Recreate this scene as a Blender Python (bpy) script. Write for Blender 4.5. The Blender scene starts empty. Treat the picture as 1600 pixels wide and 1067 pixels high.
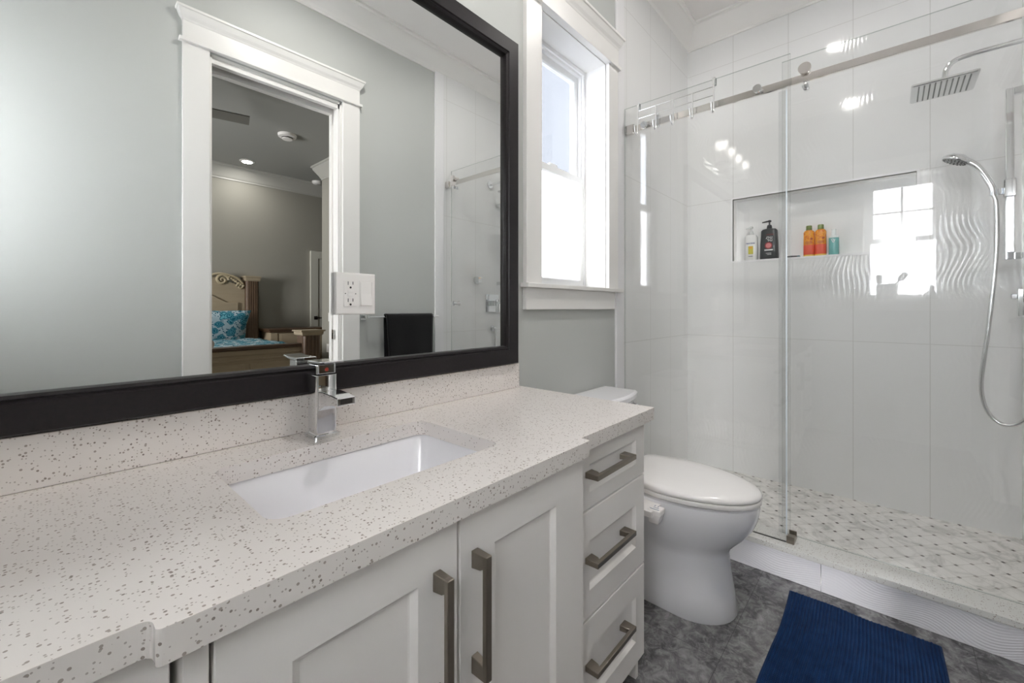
import bpy, bmesh, math, random
import numpy as np
from mathutils import Vector, Matrix
sc = bpy.context.scene
COL = sc.collection
PI = math.pi
rnd = random.Random(7)

# ------------------------------------------------------------------ camera, world, exposure
CAM_Z = 1.122
TH = math.radians(41.773)
cd = bpy.data.cameras.new('camera')
cam = bpy.data.objects.new('camera', cd)
COL.objects.link(cam)
cam.location = (0, 0, CAM_Z)
cam.rotation_euler = (PI/2, 0, TH - PI/2)
cd.sensor_width = 36.0
cd.lens = 663.06/1600*36.0
cd.shift_y = -51.87/1600
cd.clip_start = 0.02
sc.camera = cam

sc.view_settings.view_transform = 'Standard'
sc.view_settings.look = 'None'
sc.view_settings.gamma = 1.0
sc.view_settings.use_curve_mapping = False
sc.view_settings.exposure = 1.38

w = bpy.data.worlds.new('world')
sc.world = w
w.use_nodes = True
bg = w.node_tree.nodes['Background']
# overcast daylight: open and bright to the west, dimmer to the north where the next house stands
WT = w.node_tree; WN = WT.nodes
_tc = WN.new('ShaderNodeTexCoord'); _sx = WN.new('ShaderNodeSeparateXYZ'); _mr = WN.new('ShaderNodeMapRange')
WT.links.new(_tc.outputs['Generated'], _sx.inputs[0]); WT.links.new(_sx.outputs[0], _mr.inputs[0])
_mr.interpolation_type = 'SMOOTHSTEP'
_mr.inputs['From Min'].default_value = -0.95; _mr.inputs['From Max'].default_value = -0.4
_mr.inputs['To Min'].default_value = 25.0; _mr.inputs['To Max'].default_value = 0.3
WT.links.new(_mr.outputs[0], bg.inputs[1])
bg.inputs[0].default_value = (1.0, 0.982, 0.985, 1)

sc.cycles.max_bounces = 14
sc.cycles.diffuse_bounces = 7
sc.cycles.glossy_bounces = 6
sc.cycles.transmission_bounces = 8
sc.cycles.transparent_max_bounces = 24
sc.cycles.sample_clamp_indirect = 6.0
sc.cycles.caustics_reflective = False
sc.cycles.caustics_refractive = False

def portal(name, loc, rot, sx, sy):
    l = bpy.data.lights.new(name, 'AREA')
    l.shape = 'RECTANGLE'; l.size = sx; l.size_y = sy
    l.cycles.is_portal = True
    o = bpy.data.objects.new(name, l); COL.objects.link(o)
    o.location = loc; o.rotation_euler = rot
# daylight enters through the two windows
portal('daylight', (1.647, 1.30, 1.795), (-PI/2, 0, 0), 0.62, 1.2)
portal('daylight', (-0.77, -0.070, 1.72), (0, -PI/2, 0), 1.1, 0.56)
portal('daylight', (-2.34, -2.7, 1.6), (0, -PI/2, 0), 1.4, 0.9)  # portal for the unseen window added to brighten the bedroom

# ------------------------------------------------------------------ helpers
def S(r, g, b):
    def f(c):
        c /= 255.0
        return c/12.92 if c <= 0.04045 else ((c+0.055)/1.055)**2.4
    return (f(r), f(g), f(b), 1.0)

def mat(name, color, rough=0.5, metal=0.0, spec=0.5, coat=0.0, emit=None, estr=0.0, sheen=0.0):
    m = bpy.data.materials.new(name); m.use_nodes = True
    b = m.node_tree.nodes['Principled BSDF']
    b.inputs['Base Color'].default_value = color
    b.inputs['Roughness'].default_value = rough
    b.inputs['Metallic'].default_value = metal
    b.inputs['Specular IOR Level'].default_value = spec
    b.inputs['Coat Weight'].default_value = coat
    b.inputs['Coat Roughness'].default_value = 0.05
    b.inputs['Sheen Weight'].default_value = sheen
    if emit:
        b.inputs['Emission Color'].default_value = emit
        b.inputs['Emission Strength'].default_value = estr
    return m

class NT:
    """small node-graph writer"""
    def __init__(s, m):
        s.t = m.node_tree; s.n = s.t.nodes; s.l = s.t.links
        s.b = s.n.get('Principled BSDF')
    def new(s, typ, **kw):
        n = s.n.new(typ)
        for k, v in kw.items(): setattr(n, k, v)
        return n
    def link(s, a, b): s.l.new(a, b)
    def put(s, sock, v):
        if isinstance(v, (int, float)): sock.default_value = v
        elif isinstance(v, (tuple, list)): sock.default_value = v
        else: s.l.new(v, sock)
    def m(s, op, a, b=0.0, c=0.0):
        n = s.new('ShaderNodeMath', operation=op)
        s.put(n.inputs[0], a); s.put(n.inputs[1], b); s.put(n.inputs[2], c)
        return n.outputs[0]
    def pos(s):
        g = s.new('ShaderNodeNewGeometry'); x = s.new('ShaderNodeSeparateXYZ')
        s.link(g.outputs['Position'], x.inputs[0])
        return g.outputs['Position'], x.outputs[0], x.outputs[1], x.outputs[2]
    def noise(s, vec, scale, detail=3, rough=0.5, dist=0.0):
        n = s.new('ShaderNodeTexNoise')
        s.put(n.inputs['Vector'], vec)
        n.inputs['Scale'].default_value = scale; n.inputs['Detail'].default_value = detail
        n.inputs['Roughness'].default_value = rough; n.inputs['Distortion'].default_value = dist
        return n.outputs['Fac']
    def vor(s, vec, scale, feature='F1'):
        n = s.new('ShaderNodeTexVoronoi', feature=feature)
        s.put(n.inputs['Vector'], vec); n.inputs['Scale'].default_value = scale
        return n
    def mix(s, fac, a, b):
        n = s.new('ShaderNodeMix', data_type='RGBA')
        s.put(n.inputs[0], fac); s.put(n.inputs[6], a); s.put(n.inputs[7], b)
        return n.outputs[2]
    def ramp(s, fac, stops):
        n = s.new('ShaderNodeValToRGB'); e = n.color_ramp.elements
        while len(e) < len(stops): e.new(0.5)
        for i, (p, c) in enumerate(stops): e[i].position = p; e[i].color = c
        s.put(n.inputs[0], fac)
        return n.outputs[0]
    def bump(s, h, strength=0.3, dist=0.001):
        n = s.new('ShaderNodeBump'); n.inputs['Strength'].default_value = strength
        n.inputs['Distance'].default_value = dist; s.put(n.inputs['Height'], h)
        s.link(n.outputs[0], s.b.inputs['Normal'])
    def color(s, v): s.put(s.b.inputs['Base Color'], v)

# ---- mesh building
def mesh_obj(name, bm, m, parent=None, smooth=None, bevel=0.0, bseg=2):
    bmesh.ops.recalc_face_normals(bm, faces=bm.faces)
    me = bpy.data.meshes.new(name); bm.to_mesh(me); bm.free()
    ms = m if isinstance(m, (list, tuple)) else [m]
    for x in ms: me.materials.append(x)
    o = bpy.data.objects.new(name, me); COL.objects.link(o)
    if smooth is not None:
        me.polygons.foreach_set('use_smooth', [True]*len(me.polygons))
        me.set_sharp_from_angle(angle=math.radians(smooth))
    if bevel:
        md = o.modifiers.new('bevel', 'BEVEL'); md.width = bevel; md.segments = bseg
        md.limit_method = 'ANGLE'; md.angle_limit = math.radians(40); md.harden_normals = False
    if parent: o.parent = parent
    return o

def box(bm, x0, x1, y0, y1, z0, z1, mi=0):
    v = [bm.verts.new(p) for p in ((x0,y0,z0),(x1,y0,z0),(x1,y1,z0),(x0,y1,z0),(x0,y0,z1),(x1,y0,z1),(x1,y1,z1),(x0,y1,z1))]
    for f in ((0,3,2,1),(4,5,6,7),(0,1,5,4),(1,2,6,5),(2,3,7,6),(3,0,4,7)):
        bm.faces.new([v[i] for i in f]).material_index = mi

def BX(*bs):
    bm = bmesh.new()
    for b in bs: box(bm, *b)
    return bm

def loft(bm, rings, cap0=True, cap1=True, closed=True, mi=0):
    vs = [[bm.verts.new(p) for p in r] for r in rings]
    n = len(rings[0])
    for a, b in zip(vs, vs[1:]):
        for i in range(n if closed else n-1):
            j = (i+1) % n
            bm.faces.new((a[i], a[j], b[j], b[i])).material_index = mi
    if cap0: bm.faces.new(vs[0]).material_index = mi
    if cap1: bm.faces.new(vs[-1]).material_index = mi
    return vs

def basis(d):
    d = Vector(d).normalized()
    a = Vector((0,0,1)) if abs(d.z) < 0.9 else Vector((1,0,0))
    u = d.cross(a).normalized(); v = d.cross(u).normalized()
    return d, u, v

def cyl(bm, p0, p1, r0, r1=None, n=20, mi=0):
    p0 = Vector(p0); p1 = Vector(p1); r1 = r0 if r1 is None else r1
    d, u, v = basis(p1-p0)
    R = lambda p, r: [p + u*(r*math.cos(2*PI*i/n)) + v*(r*math.sin(2*PI*i/n)) for i in range(n)]
    loft(bm, [R(p0, r0), R(p1, r1)], mi=mi)

def smoothpath(pts, k=8):
    pts = [Vector(p) for p in pts]; out = []
    for i in range(len(pts)-1):
        p0 = pts[max(i-1,0)]; p1 = pts[i]; p2 = pts[i+1]; p3 = pts[min(i+2,len(pts)-1)]
        for j in range(k):
            t = j/k
            out.append(0.5*((2*p1)+(p2-p0)*t+(2*p0-5*p1+4*p2-p3)*t*t+(3*p1-p0-3*p2+p3)*t**3))
    out.append(pts[-1]); return out

def tube(bm, pts, r, n=12, mi=0):
    pts = [Vector(p) for p in pts]; m = len(pts)
    rr = r if isinstance(r, (list, tuple)) else [r]*m
    t0 = (pts[1]-pts[0]).normalized(); d, u, v = basis(t0)
    rings = []
    for i, p in enumerate(pts):
        t = (pts[min(i+1,m-1)]-pts[max(i-1,0)]).normalized()
        u = (u - t*u.dot(t)).normalized(); v = t.cross(u)
        rings.append([p + u*(rr[i]*math.cos(2*PI*k/n)) + v*(rr[i]*math.sin(2*PI*k/n)) for k in range(n)])
    loft(bm, rings, mi=mi)

def lathe(bm, prof, c, n=28, axis='z', mi=0):
    c = Vector(c); rings = []
    for r, h in prof:
        ring = []
        for i in range(n):
            a, b = r*math.cos(2*PI*i/n), r*math.sin(2*PI*i/n)
            ring.append(c + {'z': Vector((a,b,h)), 'x': Vector((h,a,b)), 'y': Vector((a,h,b))}[axis])
        rings.append(ring)
    loft(bm, rings, mi=mi)

def rrect(x0, x1, y0, y1, r, n=5):
    out = []
    for cx, cy, a in ((x1-r,y1-r,0),(x0+r,y1-r,PI/2),(x0+r,y0+r,PI),(x1-r,y0+r,1.5*PI)):
        for i in range(n+1):
            t = a + PI/2*i/n
            out.append((cx+r*math.cos(t), cy+r*math.sin(t)))
    return out

def rrings(bm, x0, x1, z0, z1, prof, loop=False):
    """rectangular rings in the xz plane; prof = [(inset, y), ...]"""
    rings = [[(x0+i,y,z0+i),(x1-i,y,z0+i),(x1-i,y,z1-i),(x0+i,y,z1-i)] for i, y in prof]
    if loop:
        vs = [[bm.verts.new(p) for p in r] for r in rings]
        for a, b in zip(vs, vs[1:]+vs[:1]):
            for i in range(4):
                j = (i+1) % 4
                bm.faces.new((a[i],a[j],b[j],b[i]))
    else:
        loft(bm, rings)

def sweep(bm, path, prof, closed=False, inward=1):
    """mitred moulding along a plan polyline; prof = [(out, z), ...]"""
    P = [Vector((p[0],p[1])) for p in path]; n = len(P); rings = []
    for i in range(n):
        a = P[i-1] if (closed or i > 0) else None
        b = P[(i+1) % n] if (closed or i < n-1) else None
        n1 = n2 = None
        if a is not None: d = (P[i]-a).normalized(); n1 = Vector((-d.y, d.x))*inward
        if b is not None: d = (b-P[i]).normalized(); n2 = Vector((-d.y, d.x))*inward
        if n1 is None: m_ = n2
        elif n2 is None: m_ = n1
        else: m_ = (n1+n2)/(1+n1.dot(n2))
        rings.append([(P[i].x+m_.x*o, P[i].y+m_.y*o, z) for o, z in prof])
    if closed: rings.append(rings[0])
    loft(bm, rings, cap0=not closed, cap1=not closed)
    if closed: bmesh.ops.remove_doubles(bm, verts=bm.verts, dist=1e-6)

def empty(name, loc=(0,0,0), rz=0.0):
    o = bpy.data.objects.new(name, None); COL.objects.link(o)
    o.location = loc; o.rotation_euler = (0,0,rz); o.empty_display_size = 0.05
    return o
def tag(o, label, cat, group=None):
    o['label'] = label; o['category'] = cat
    if group: o['group'] = group
    return o
def struct(o):
    o['kind'] = 'structure'; return o
def lab(o, label):
    o['label'] = label; return o
def text_bm(s, size, M, depth=0.0003, align='CENTER', bold=0.0):
    c = bpy.data.curves.new('lettering', 'FONT'); c.body = s; c.size = size
    c.align_x = align; c.extrude = depth; c.offset = bold
    o = bpy.data.objects.new('lettering', c); COL.objects.link(o)
    me = bpy.data.meshes.new_from_object(o.evaluated_get(bpy.context.evaluated_depsgraph_get()))
    bpy.data.objects.remove(o)
    bm = bmesh.new(); bm.from_mesh(me); bm.transform(M)
    bpy.data.meshes.remove(me)
    return bm

# ------------------------------------------------------------------ materials
def paint(name, c, rough=0.55):
    m = mat(name, c, rough, spec=0.35); t = NT(m); p, x, y, z = t.pos()
    t.bump(t.noise(p, 260, 2), 0.08, 0.0006)
    return m
M_wall = paint('grey wall paint', S(190,192,189), 0.5)
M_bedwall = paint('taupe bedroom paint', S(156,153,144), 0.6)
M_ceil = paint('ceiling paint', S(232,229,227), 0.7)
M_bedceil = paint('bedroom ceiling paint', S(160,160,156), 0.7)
M_trim = mat('white trim enamel', S(232,230,227), 0.3, spec=0.45)
M_vinyl = mat('white window vinyl', S(240,240,240), 0.3)
M_cab = mat('white cabinet lacquer', S(246,242,239), 0.32, spec=0.45)
M_kick = mat('cabinet interior board', S(205,200,196), 0.5)  # plain warm grey board colour
M_porc = mat('white porcelain', S(238,237,240), 0.08, spec=0.6, coat=0.4)
M_seat = mat('white seat plastic', S(240,237,235), 0.12, spec=0.5)
M_chrome = mat('polished chrome', (0.82,0.83,0.84,1), 0.06, 1.0)
M_nickel = mat('polished steel rail', (0.82,0.785,0.76,1), 0.09, 1.0)
M_pewter = mat('pewter pull', S(150,142,132), 0.36, 1.0)
M_black = mat('black rubber', (0.012,0.012,0.013,1), 0.5)
M_dark = mat('dark gap', (0.02,0.018,0.016,1), 0.7)
M_plate = mat('white switch plastic', S(240,237,234), 0.3)
M_mirror = mat('mirror silver', (0.90,0.915,0.905,1), 0.0, 1.0)
M_rubberwhite = mat('chrome wire', (0.93,0.93,0.93,1), 0.22, 1.0)

M_frame = mat('espresso frame', S(30,27,29), 0.38, spec=0.3)
t = NT(M_frame); p, x, y, z = t.pos()
cb = t.new('ShaderNodeCombineXYZ'); t.put(cb.inputs[0], t.m('MULTIPLY', x, 1.0)); t.put(cb.inputs[2], t.m('MULTIPLY', z, 1.0)); 
t.color(t.mix(t.noise(cb.outputs[0], 120, 3), S(25,23,25), S(40,35,37)))

def quartz(name, base, dens=0.30):
    m = mat(name, base, 0.16, spec=0.5); t = NT(m); p, x, y, z = t.pos()
    col = base
    for sc_, th_, keep, c in ((160, 0.29, 0.24, S(168,158,151)), (240, 0.28, 0.30, S(180,172,166)), (120, 0.20, 0.28, S(146,136,129))):
        v = t.vor(p, sc_)
        near = t.m('LESS_THAN', v.outputs['Distance'], th_)
        sx = t.new('ShaderNodeSeparateColor'); t.link(v.outputs['Color'], sx.inputs[0])
        pick = t.m('LESS_THAN', sx.outputs[0], keep)
        col = t.mix(t.m('MULTIPLY', near, pick), col, c)
    t.color(col)
    return m
M_quartz = quartz('speckled white quartz', S(228,222,218))
M_quartz2 = quartz('speckled white quartz curb cap', S(220,219,215))

def tile(name, axis, waves='v', amp=0.5, joint=True, wl=0.021):
    m = mat(name, S(226,226,222), 0.08, spec=0.28); t = NT(m); p, x, y, z = t.pos()
    u = y if axis == 'y' else x
    off = {'y': 0.776, 'x': 3.055}[axis]
    # grout lines: 313 x 905 mm tiles
    gu = t.m('ABSOLUTE', t.m('SUBTRACT', t.m('FRACT', t.m('ADD', t.m('DIVIDE', t.m('SUBTRACT', u, off), 0.3085), 20.5)), 0.5))
    gz = t.m('ABSOLUTE', t.m('SUBTRACT', t.m('FRACT', t.m('ADD', t.m('DIVIDE', t.m('SUBTRACT', z, 0.937), 0.903), 20.5)), 0.5))
    g = t.m('MAXIMUM', t.m('LESS_THAN', gu, 0.0016/0.3085), t.m('LESS_THAN', gz, 0.0014/0.903))
    if joint: t.color(t.mix(g, S(228,228,227), S(206,205,202)))
    # relief ripples, strong in some places and fading out in others
    a, b = (u, z) if waves == 'v' else (z, u)
    ph = t.m('ADD', a, t.m('MULTIPLY', t.m('SINE', t.m('ADD', t.m('MULTIPLY', b, 21.0), t.m('MULTIPLY', a, 9.0))), 0.016))
    ph = t.m('ADD', ph, t.m('MULTIPLY', t.noise(p, 3.0, 1), 0.10))
    h = t.m('SINE', t.m('MULTIPLY', ph, 2*PI/wl))
    mk = t.new('ShaderNodeMapRange'); t.put(mk.inputs[0], t.noise(p, 2.1, 1)); mk.inputs[1].default_value = 0.34; mk.inputs[2].default_value = 0.58
    hh = t.m('SUBTRACT', t.m('MULTIPLY', h, t.m('MULTIPLY', mk.outputs[0], amp)), t.m('MULTIPLY', g, 0.5))
    t.bump(hh, 0.5, 0.0005)
    return m
M_tileE = tile('rippled white wall tile', 'y', amp=0.95)
M_tileN = tile('rippled white wall tile side', 'x', amp=0.12)
M_curbtile = tile('rippled white curb tile', 'y', waves='h', amp=1.7, joint=False, wl=0.0085)
NT(M_curbtile).color(S(240,239,243))
M_niche = mat('white niche tile', S(242,242,241), 0.08)
M_edge = mat('white tile edge trim', S(236,235,236), 0.2)

# marble mosaic
M_mosaic = mat('marble mosaic', S(222,220,216), 0.22)
t = NT(M_mosaic); p, x, y, z = t.pos()
px = t.m('DIVIDE', t.m('ADD', x, 5.0), 0.108); py = t.m('DIVIDE', t.m('ADD', y, 5.0), 0.101)
fa = t.m('ABSOLUTE', t.m('SUBTRACT', t.m('FRACT', t.m('ADD', px, py)), 0.5))
fb = t.m('ABSOLUTE', t.m('SUBTRACT', t.m('FRACT', t.m('ADD', t.m('SUBTRACT', px, py), 50.0)), 0.5))
line = t.m('MAXIMUM', t.m('LESS_THAN', fa, 0.022), t.m('LESS_THAN', fb, 0.022))
dot = t.m('LESS_THAN', t.m('MAXIMUM', fa, fb), 0.085)
ve = t.ramp(t.noise(p, 9, 5, 0.6, 1.5), [(0.35, S(196,194,190)), (0.5, S(230,227,223)), (0.7, S(238,235,231))])
c = t.mix(t.m('MULTIPLY', line, 0.55), ve, S(186,182,176))
dk = t.ramp(t.noise(p, 14, 2), [(0.35, S(70,64,60)), (0.62, S(172,166,160))])
t.color(t.mix(dot, c, dk))

# slate floor
M_floor = mat('grey slate tile', S(95,95,97), 0.24)
t = NT(M_floor); p, x, y, z = t.pos()
n1 = t.noise(p, 5.5, 8, 0.62, 1.8); n2 = t.noise(p, 22, 6, 0.7, 1.2); n3 = t.noise(p, 3.0, 9, 0.55, 3.5)
c1 = t.ramp(n1, [(0.30, S(56,56,58)), (0.5, S(92,91,92)), (0.68, S(134,132,133))])
c2 = t.mix(t.ramp(n2, [(0.45, (0,0,0,1)), (0.68, (0.75,0.75,0.75,1))]), c1, S(158,157,157))
vein = t.m('LESS_THAN', t.m('ABSOLUTE', t.m('SUBTRACT', n3, 0.5)), 0.012)
c3 = t.mix(t.m('MULTIPLY', vein, 0.22), c2, S(60,58,60))
gx = t.m('ABSOLUTE', t.m('SUBTRACT', t.m('FRACT', t.m('ADD', t.m('DIVIDE', x, 0.61), 10.12)), 0.5))
gy = t.m('ABSOLUTE', t.m('SUBTRACT', t.m('FRACT', t.m('ADD', t.m('DIVIDE', t.m('SUBTRACT', y, 0.103), 0.305), 10.5)), 0.5))
g = t.m('MAXIMUM', t.m('LESS_THAN', gx, 0.002), t.m('LESS_THAN', gy, 0.004))
t.color(t.mix(t.m('MULTIPLY', g, 0.6), c3, S(62,61,62)))
t.bump(t.m('SUBTRACT', n2, t.m('MULTIPLY', g, 1.0)), 0.25, 0.0012)

M_carpet = mat('bedroom floor', S(120,112,102), 0.8)

M_mat = mat('navy chenille', S(16,44,88), 0.95, spec=0.05, sheen=0.05)
t = NT(M_mat); p, x, y, z = t.pos()
t.color(t.mix(t.noise(p, 26, 4, 0.6), S(8,29,60), S(28,62,108)))
t.bump(t.noise(p, 900, 2), 0.5, 0.002)

M_towel = mat('black terry towel', S(12,12,14), 0.95, spec=0.1, sheen=0.3)
NT(M_towel).bump(NT(M_towel).noise(NT(M_towel).pos()[0], 700, 2), 0.5, 0.002)

def glass_mat(name, tint, f0=0.05, rough=0.0):
    m = bpy.data.materials.new(name); m.use_nodes = True
    t = NT(m); t.n.remove(t.b)
    out = t.n['Material Output']
    lw = t.new('ShaderNodeLayerWeight'); lw.inputs[0].default_value = 0.5
    f = t.m('ADD', f0, t.m('MULTIPLY', t.m('POWER', lw.outputs['Facing'], 5.0), 1-f0))
    tr = t.new('ShaderNodeBsdfTransparent'); tr.inputs[0].default_value = tint
    gl = t.new('ShaderNodeBsdfGlossy'); gl.inputs['Roughness'].default_value = rough
    mx = t.new('ShaderNodeMixShader'); t.put(mx.inputs[0], f)
    t.link(tr.outputs[0], mx.inputs[1]); t.link(gl.outputs[0], mx.inputs[2])
    t.link(mx.outputs[0], out.inputs[0])
    return m
M_glass = glass_mat('clear shower glass', (0.986,0.989,0.987,1), 0.042)
M_glassedge = glass_mat('green glass edge', (0.62,0.68,0.65,1), 0.12, 0.1)
M_seal = glass_mat('clear plastic seal', (0.965,0.972,0.975,1), 0.07, 0.2)

def frost_mat(name, tint, trans):
    m = bpy.data.materials.new(name); m.use_nodes = True
    t = NT(m); t.n.remove(t.b); out = t.n['Material Output']
    p, x, y, z = t.pos()
    n = t.noise(p, 420, 2)
    c = t.mix(n, tuple(v*0.93 for v in tint[:3])+(1,), tint)
    a = t.new('ShaderNodeBsdfTransparent'); t.put(a.inputs[0], c)
    b = t.new('ShaderNodeBsdfTranslucent'); t.put(b.inputs[0], c)
    mx = t.new('ShaderNodeMixShader'); mx.inputs[0].default_value = trans
    t.link(a.outputs[0], mx.inputs[1]); t.link(b.outputs[0], mx.inputs[2]); 
    g = t.new('ShaderNodeBsdfGlossy'); g.inputs['Roughness'].default_value = 0.05
    m2 = t.new('ShaderNodeMixShader'); m2.inputs[0].default_value = 0.05
    t.link(mx.outputs[0], m2.inputs[1]); t.link(g.outputs[0], m2.inputs[2])
    t.link(m2.outputs[0], out.inputs[0])
    return m
M_lampglass = frost_mat('frosted lamp glass', (0.92,0.91,0.90,1), 0.6)
M_frostU = frost_mat('obscure glass upper', (0.52,0.545,0.58,1), 0.2)
M_frostL = frost_mat('obscure glass lower', (0.86,0.88,0.90,1), 0.55)

def lampmat(name, col, e): return mat(name, (0.9,0.9,0.9,1), 0.5, emit=col, estr=e)

# ------------------------------------------------------------------ structure
Y_N, Y_S, X_W, X_E = 1.08, -0.465, -0.55, 3.055
Z_C = 3.06
WX0, WX1, WZ0, WZ1 = 1.371, 1.923, 1.222, 2.36     # window opening
struct(mesh_obj('floor', BX((X_W-0.2, 2.10, -0.60, Y_N+0.02, -0.06, 0.0)), M_floor))
struct(mesh_obj('ceiling', BX((X_W-0.2, X_E+0.2, -0.62, Y_N+0.22, Z_C, Z_C+0.1)), M_ceil))
Zt = Z_C+0.02
struct(mesh_obj('wall_north', BX((X_W-0.2, WX0, Y_N, Y_N+0.18, -0.06, Zt), (WX1, X_E+0.12, Y_N, Y_N+0.18, -0.06, Zt),
       (WX0, WX1, Y_N, Y_N+0.18, -0.06, WZ0), (WX0, WX1, Y_N, Y_N+0.18, WZ1, Zt)), M_wall))
DX0, DX1, DZ = 0.585, 1.285, 2.42                    # bedroom doorway
struct(mesh_obj('wall_south', BX((X_W-0.2, DX0, -0.59, Y_S, -0.06, Zt), (DX1, X_E+0.12, -0.59, Y_S, -0.06, Zt),
       (DX0, DX1, -0.59, Y_S, DZ, Zt)), M_wall))
wy = -0.070; VS, VO = 0.916, 0.0785          # the west window is a little smaller
vh, vz0, vz1 = 0.276*0.92, WZ0*VS+VO, WZ1*VS+VO
struct(mesh_obj('wall_west', BX((X_W-0.18, X_W, -0.59, wy-vh, -0.06, Zt), (X_W-0.18, X_W, wy+vh, Y_N, -0.06, Zt),
       (X_W-0.18, X_W, wy-vh, wy+vh, -0.06, vz0), (X_W-0.18, X_W, wy-vh, wy+vh, vz1, Zt)), M_wall))
NY0, NY1, NZ0, NZ1 = -0.10, 0.778, 1.432, 1.837      # niche
bmE = BX((X_E, X_E+0.02, -0.59, NY0, -0.06, Zt), (X_E, X_E+0.02, NY1, Y_N, -0.06, Zt),
         (X_E, X_E+0.02, NY0, NY1, -0.06, NZ0), (X_E, X_E+0.02, NY0, NY1, NZ1, Zt))
struct(mesh_obj('wall_east', bmE, M_tileE))
nich = mesh_obj('trim_1', BX((X_E+0.10, X_E+0.12, NY0-0.02, NY1+0.02, NZ0-0.02, NZ1+0.02), (X_E+0.02, X_E+0.10, NY0-0.02, NY0, NZ0-0.02, NZ1+0.02),
       (X_E+0.02, X_E+0.10, NY1, NY1+0.02, NZ0-0.02, NZ1+0.02), (X_E+0.02, X_E+0.10, NY0, NY1, NZ0-0.02, NZ0), (X_E+0.02, X_E+0.10, NY0, NY1, NZ1, NZ1+0.02)), M_niche)
struct(nich)
bm = bmesh.new()
for a in ((NY0-0.010, NY0, NZ0-0.010, NZ1+0.010), (NY1, NY1+0.010, NZ0-0.010, NZ1+0.010), (NY0, NY1, NZ0-0.012, NZ0), (NY0, NY1, NZ1, NZ1+0.012)):
    box(bm, X_E-0.003, X_E+0.02, *a)
mesh_obj('niche_edging', bm, M_edge, nich)
struct(mesh_obj('wall_shower_north', BX((2.10, X_E, Y_N-0.010, Y_N, 0.0, Zt)), M_tileN))
struct(mesh_obj('wall_shower_south', BX((2.10, X_E, Y_S, Y_S+0.010, 0.0, Zt)), M_tileN))
struct(mesh_obj('trim_2', BX((2.016, 2.10, Y_N-0.012, Y_N, 0.0, 2.93)), M_edge, bevel=0.002))
struct(mesh_obj('trim_3', BX((2.016, 2.10, Y_S, Y_S+0.012, 0.0, 2.93)), M_edge, bevel=0.002))
struct(mesh_obj('floor_shower', BX((2.19, X_E, Y_S, Y_N, -0.04, 0.048)), M_mosaic))
# cornice round the bathroom
crown = [(0,-0.15),(0.008,-0.15),(0.008,-0.135),(0.018,-0.127),(0.022,-0.115),(0.045,-0.085),(0.072,-0.050),(0.083,-0.034),(0.085,-0.022),(0.100,-0.015),(0.100,0.0),(0,0.0)]
bm = bmesh.new()
sweep(bm, [(X_W,Y_S),(X_E,Y_S),(X_E,Y_N),(X_W,Y_N)], [(o, Z_C+z*0.95) for o, z in crown], closed=True)
struct(mesh_obj('trim_4', bm, M_trim, smooth=35))
base = [(0,0),(0.014,0),(0.014,0.11),(0.008,0.13),(0.0,0.135)]
bm = bmesh.new(); sweep(bm, [(2.012,Y_N),(1.27,Y_N)], base)
struct(mesh_obj('baseboard_north', bm, M_trim, smooth=35))
bm = bmesh.new(); sweep(bm, [(1.405,Y_S),(2.012,Y_S)], base)
struct(mesh_obj('baseboard_south', bm, M_trim, smooth=35))

# shower curb
curb = empty('shower_curb', (2.07, 0.31, 0)); tag(curb, 'low white rippled-tile shower curb capped with a speckled quartz slab', 'curb')
def at(o, ob):      # parent keeping world coordinates
    o.parent = ob; o.matrix_parent_inverse = ob.matrix_basis.inverted(); return o
at(mesh_obj('riser', BX((2.069, 2.19, Y_S+0.002, 0.206, 0.0, 0.114), (2.069, 2.19, 0.208, Y_N-0.012, 0.0, 0.114)), M_curbtile), curb)
at(mesh_obj('cap', BX((2.056, 2.20, Y_S+0.002, Y_N-0.012, 0.114, 0.137)), M_quartz2, bevel=0.002), curb)

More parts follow.
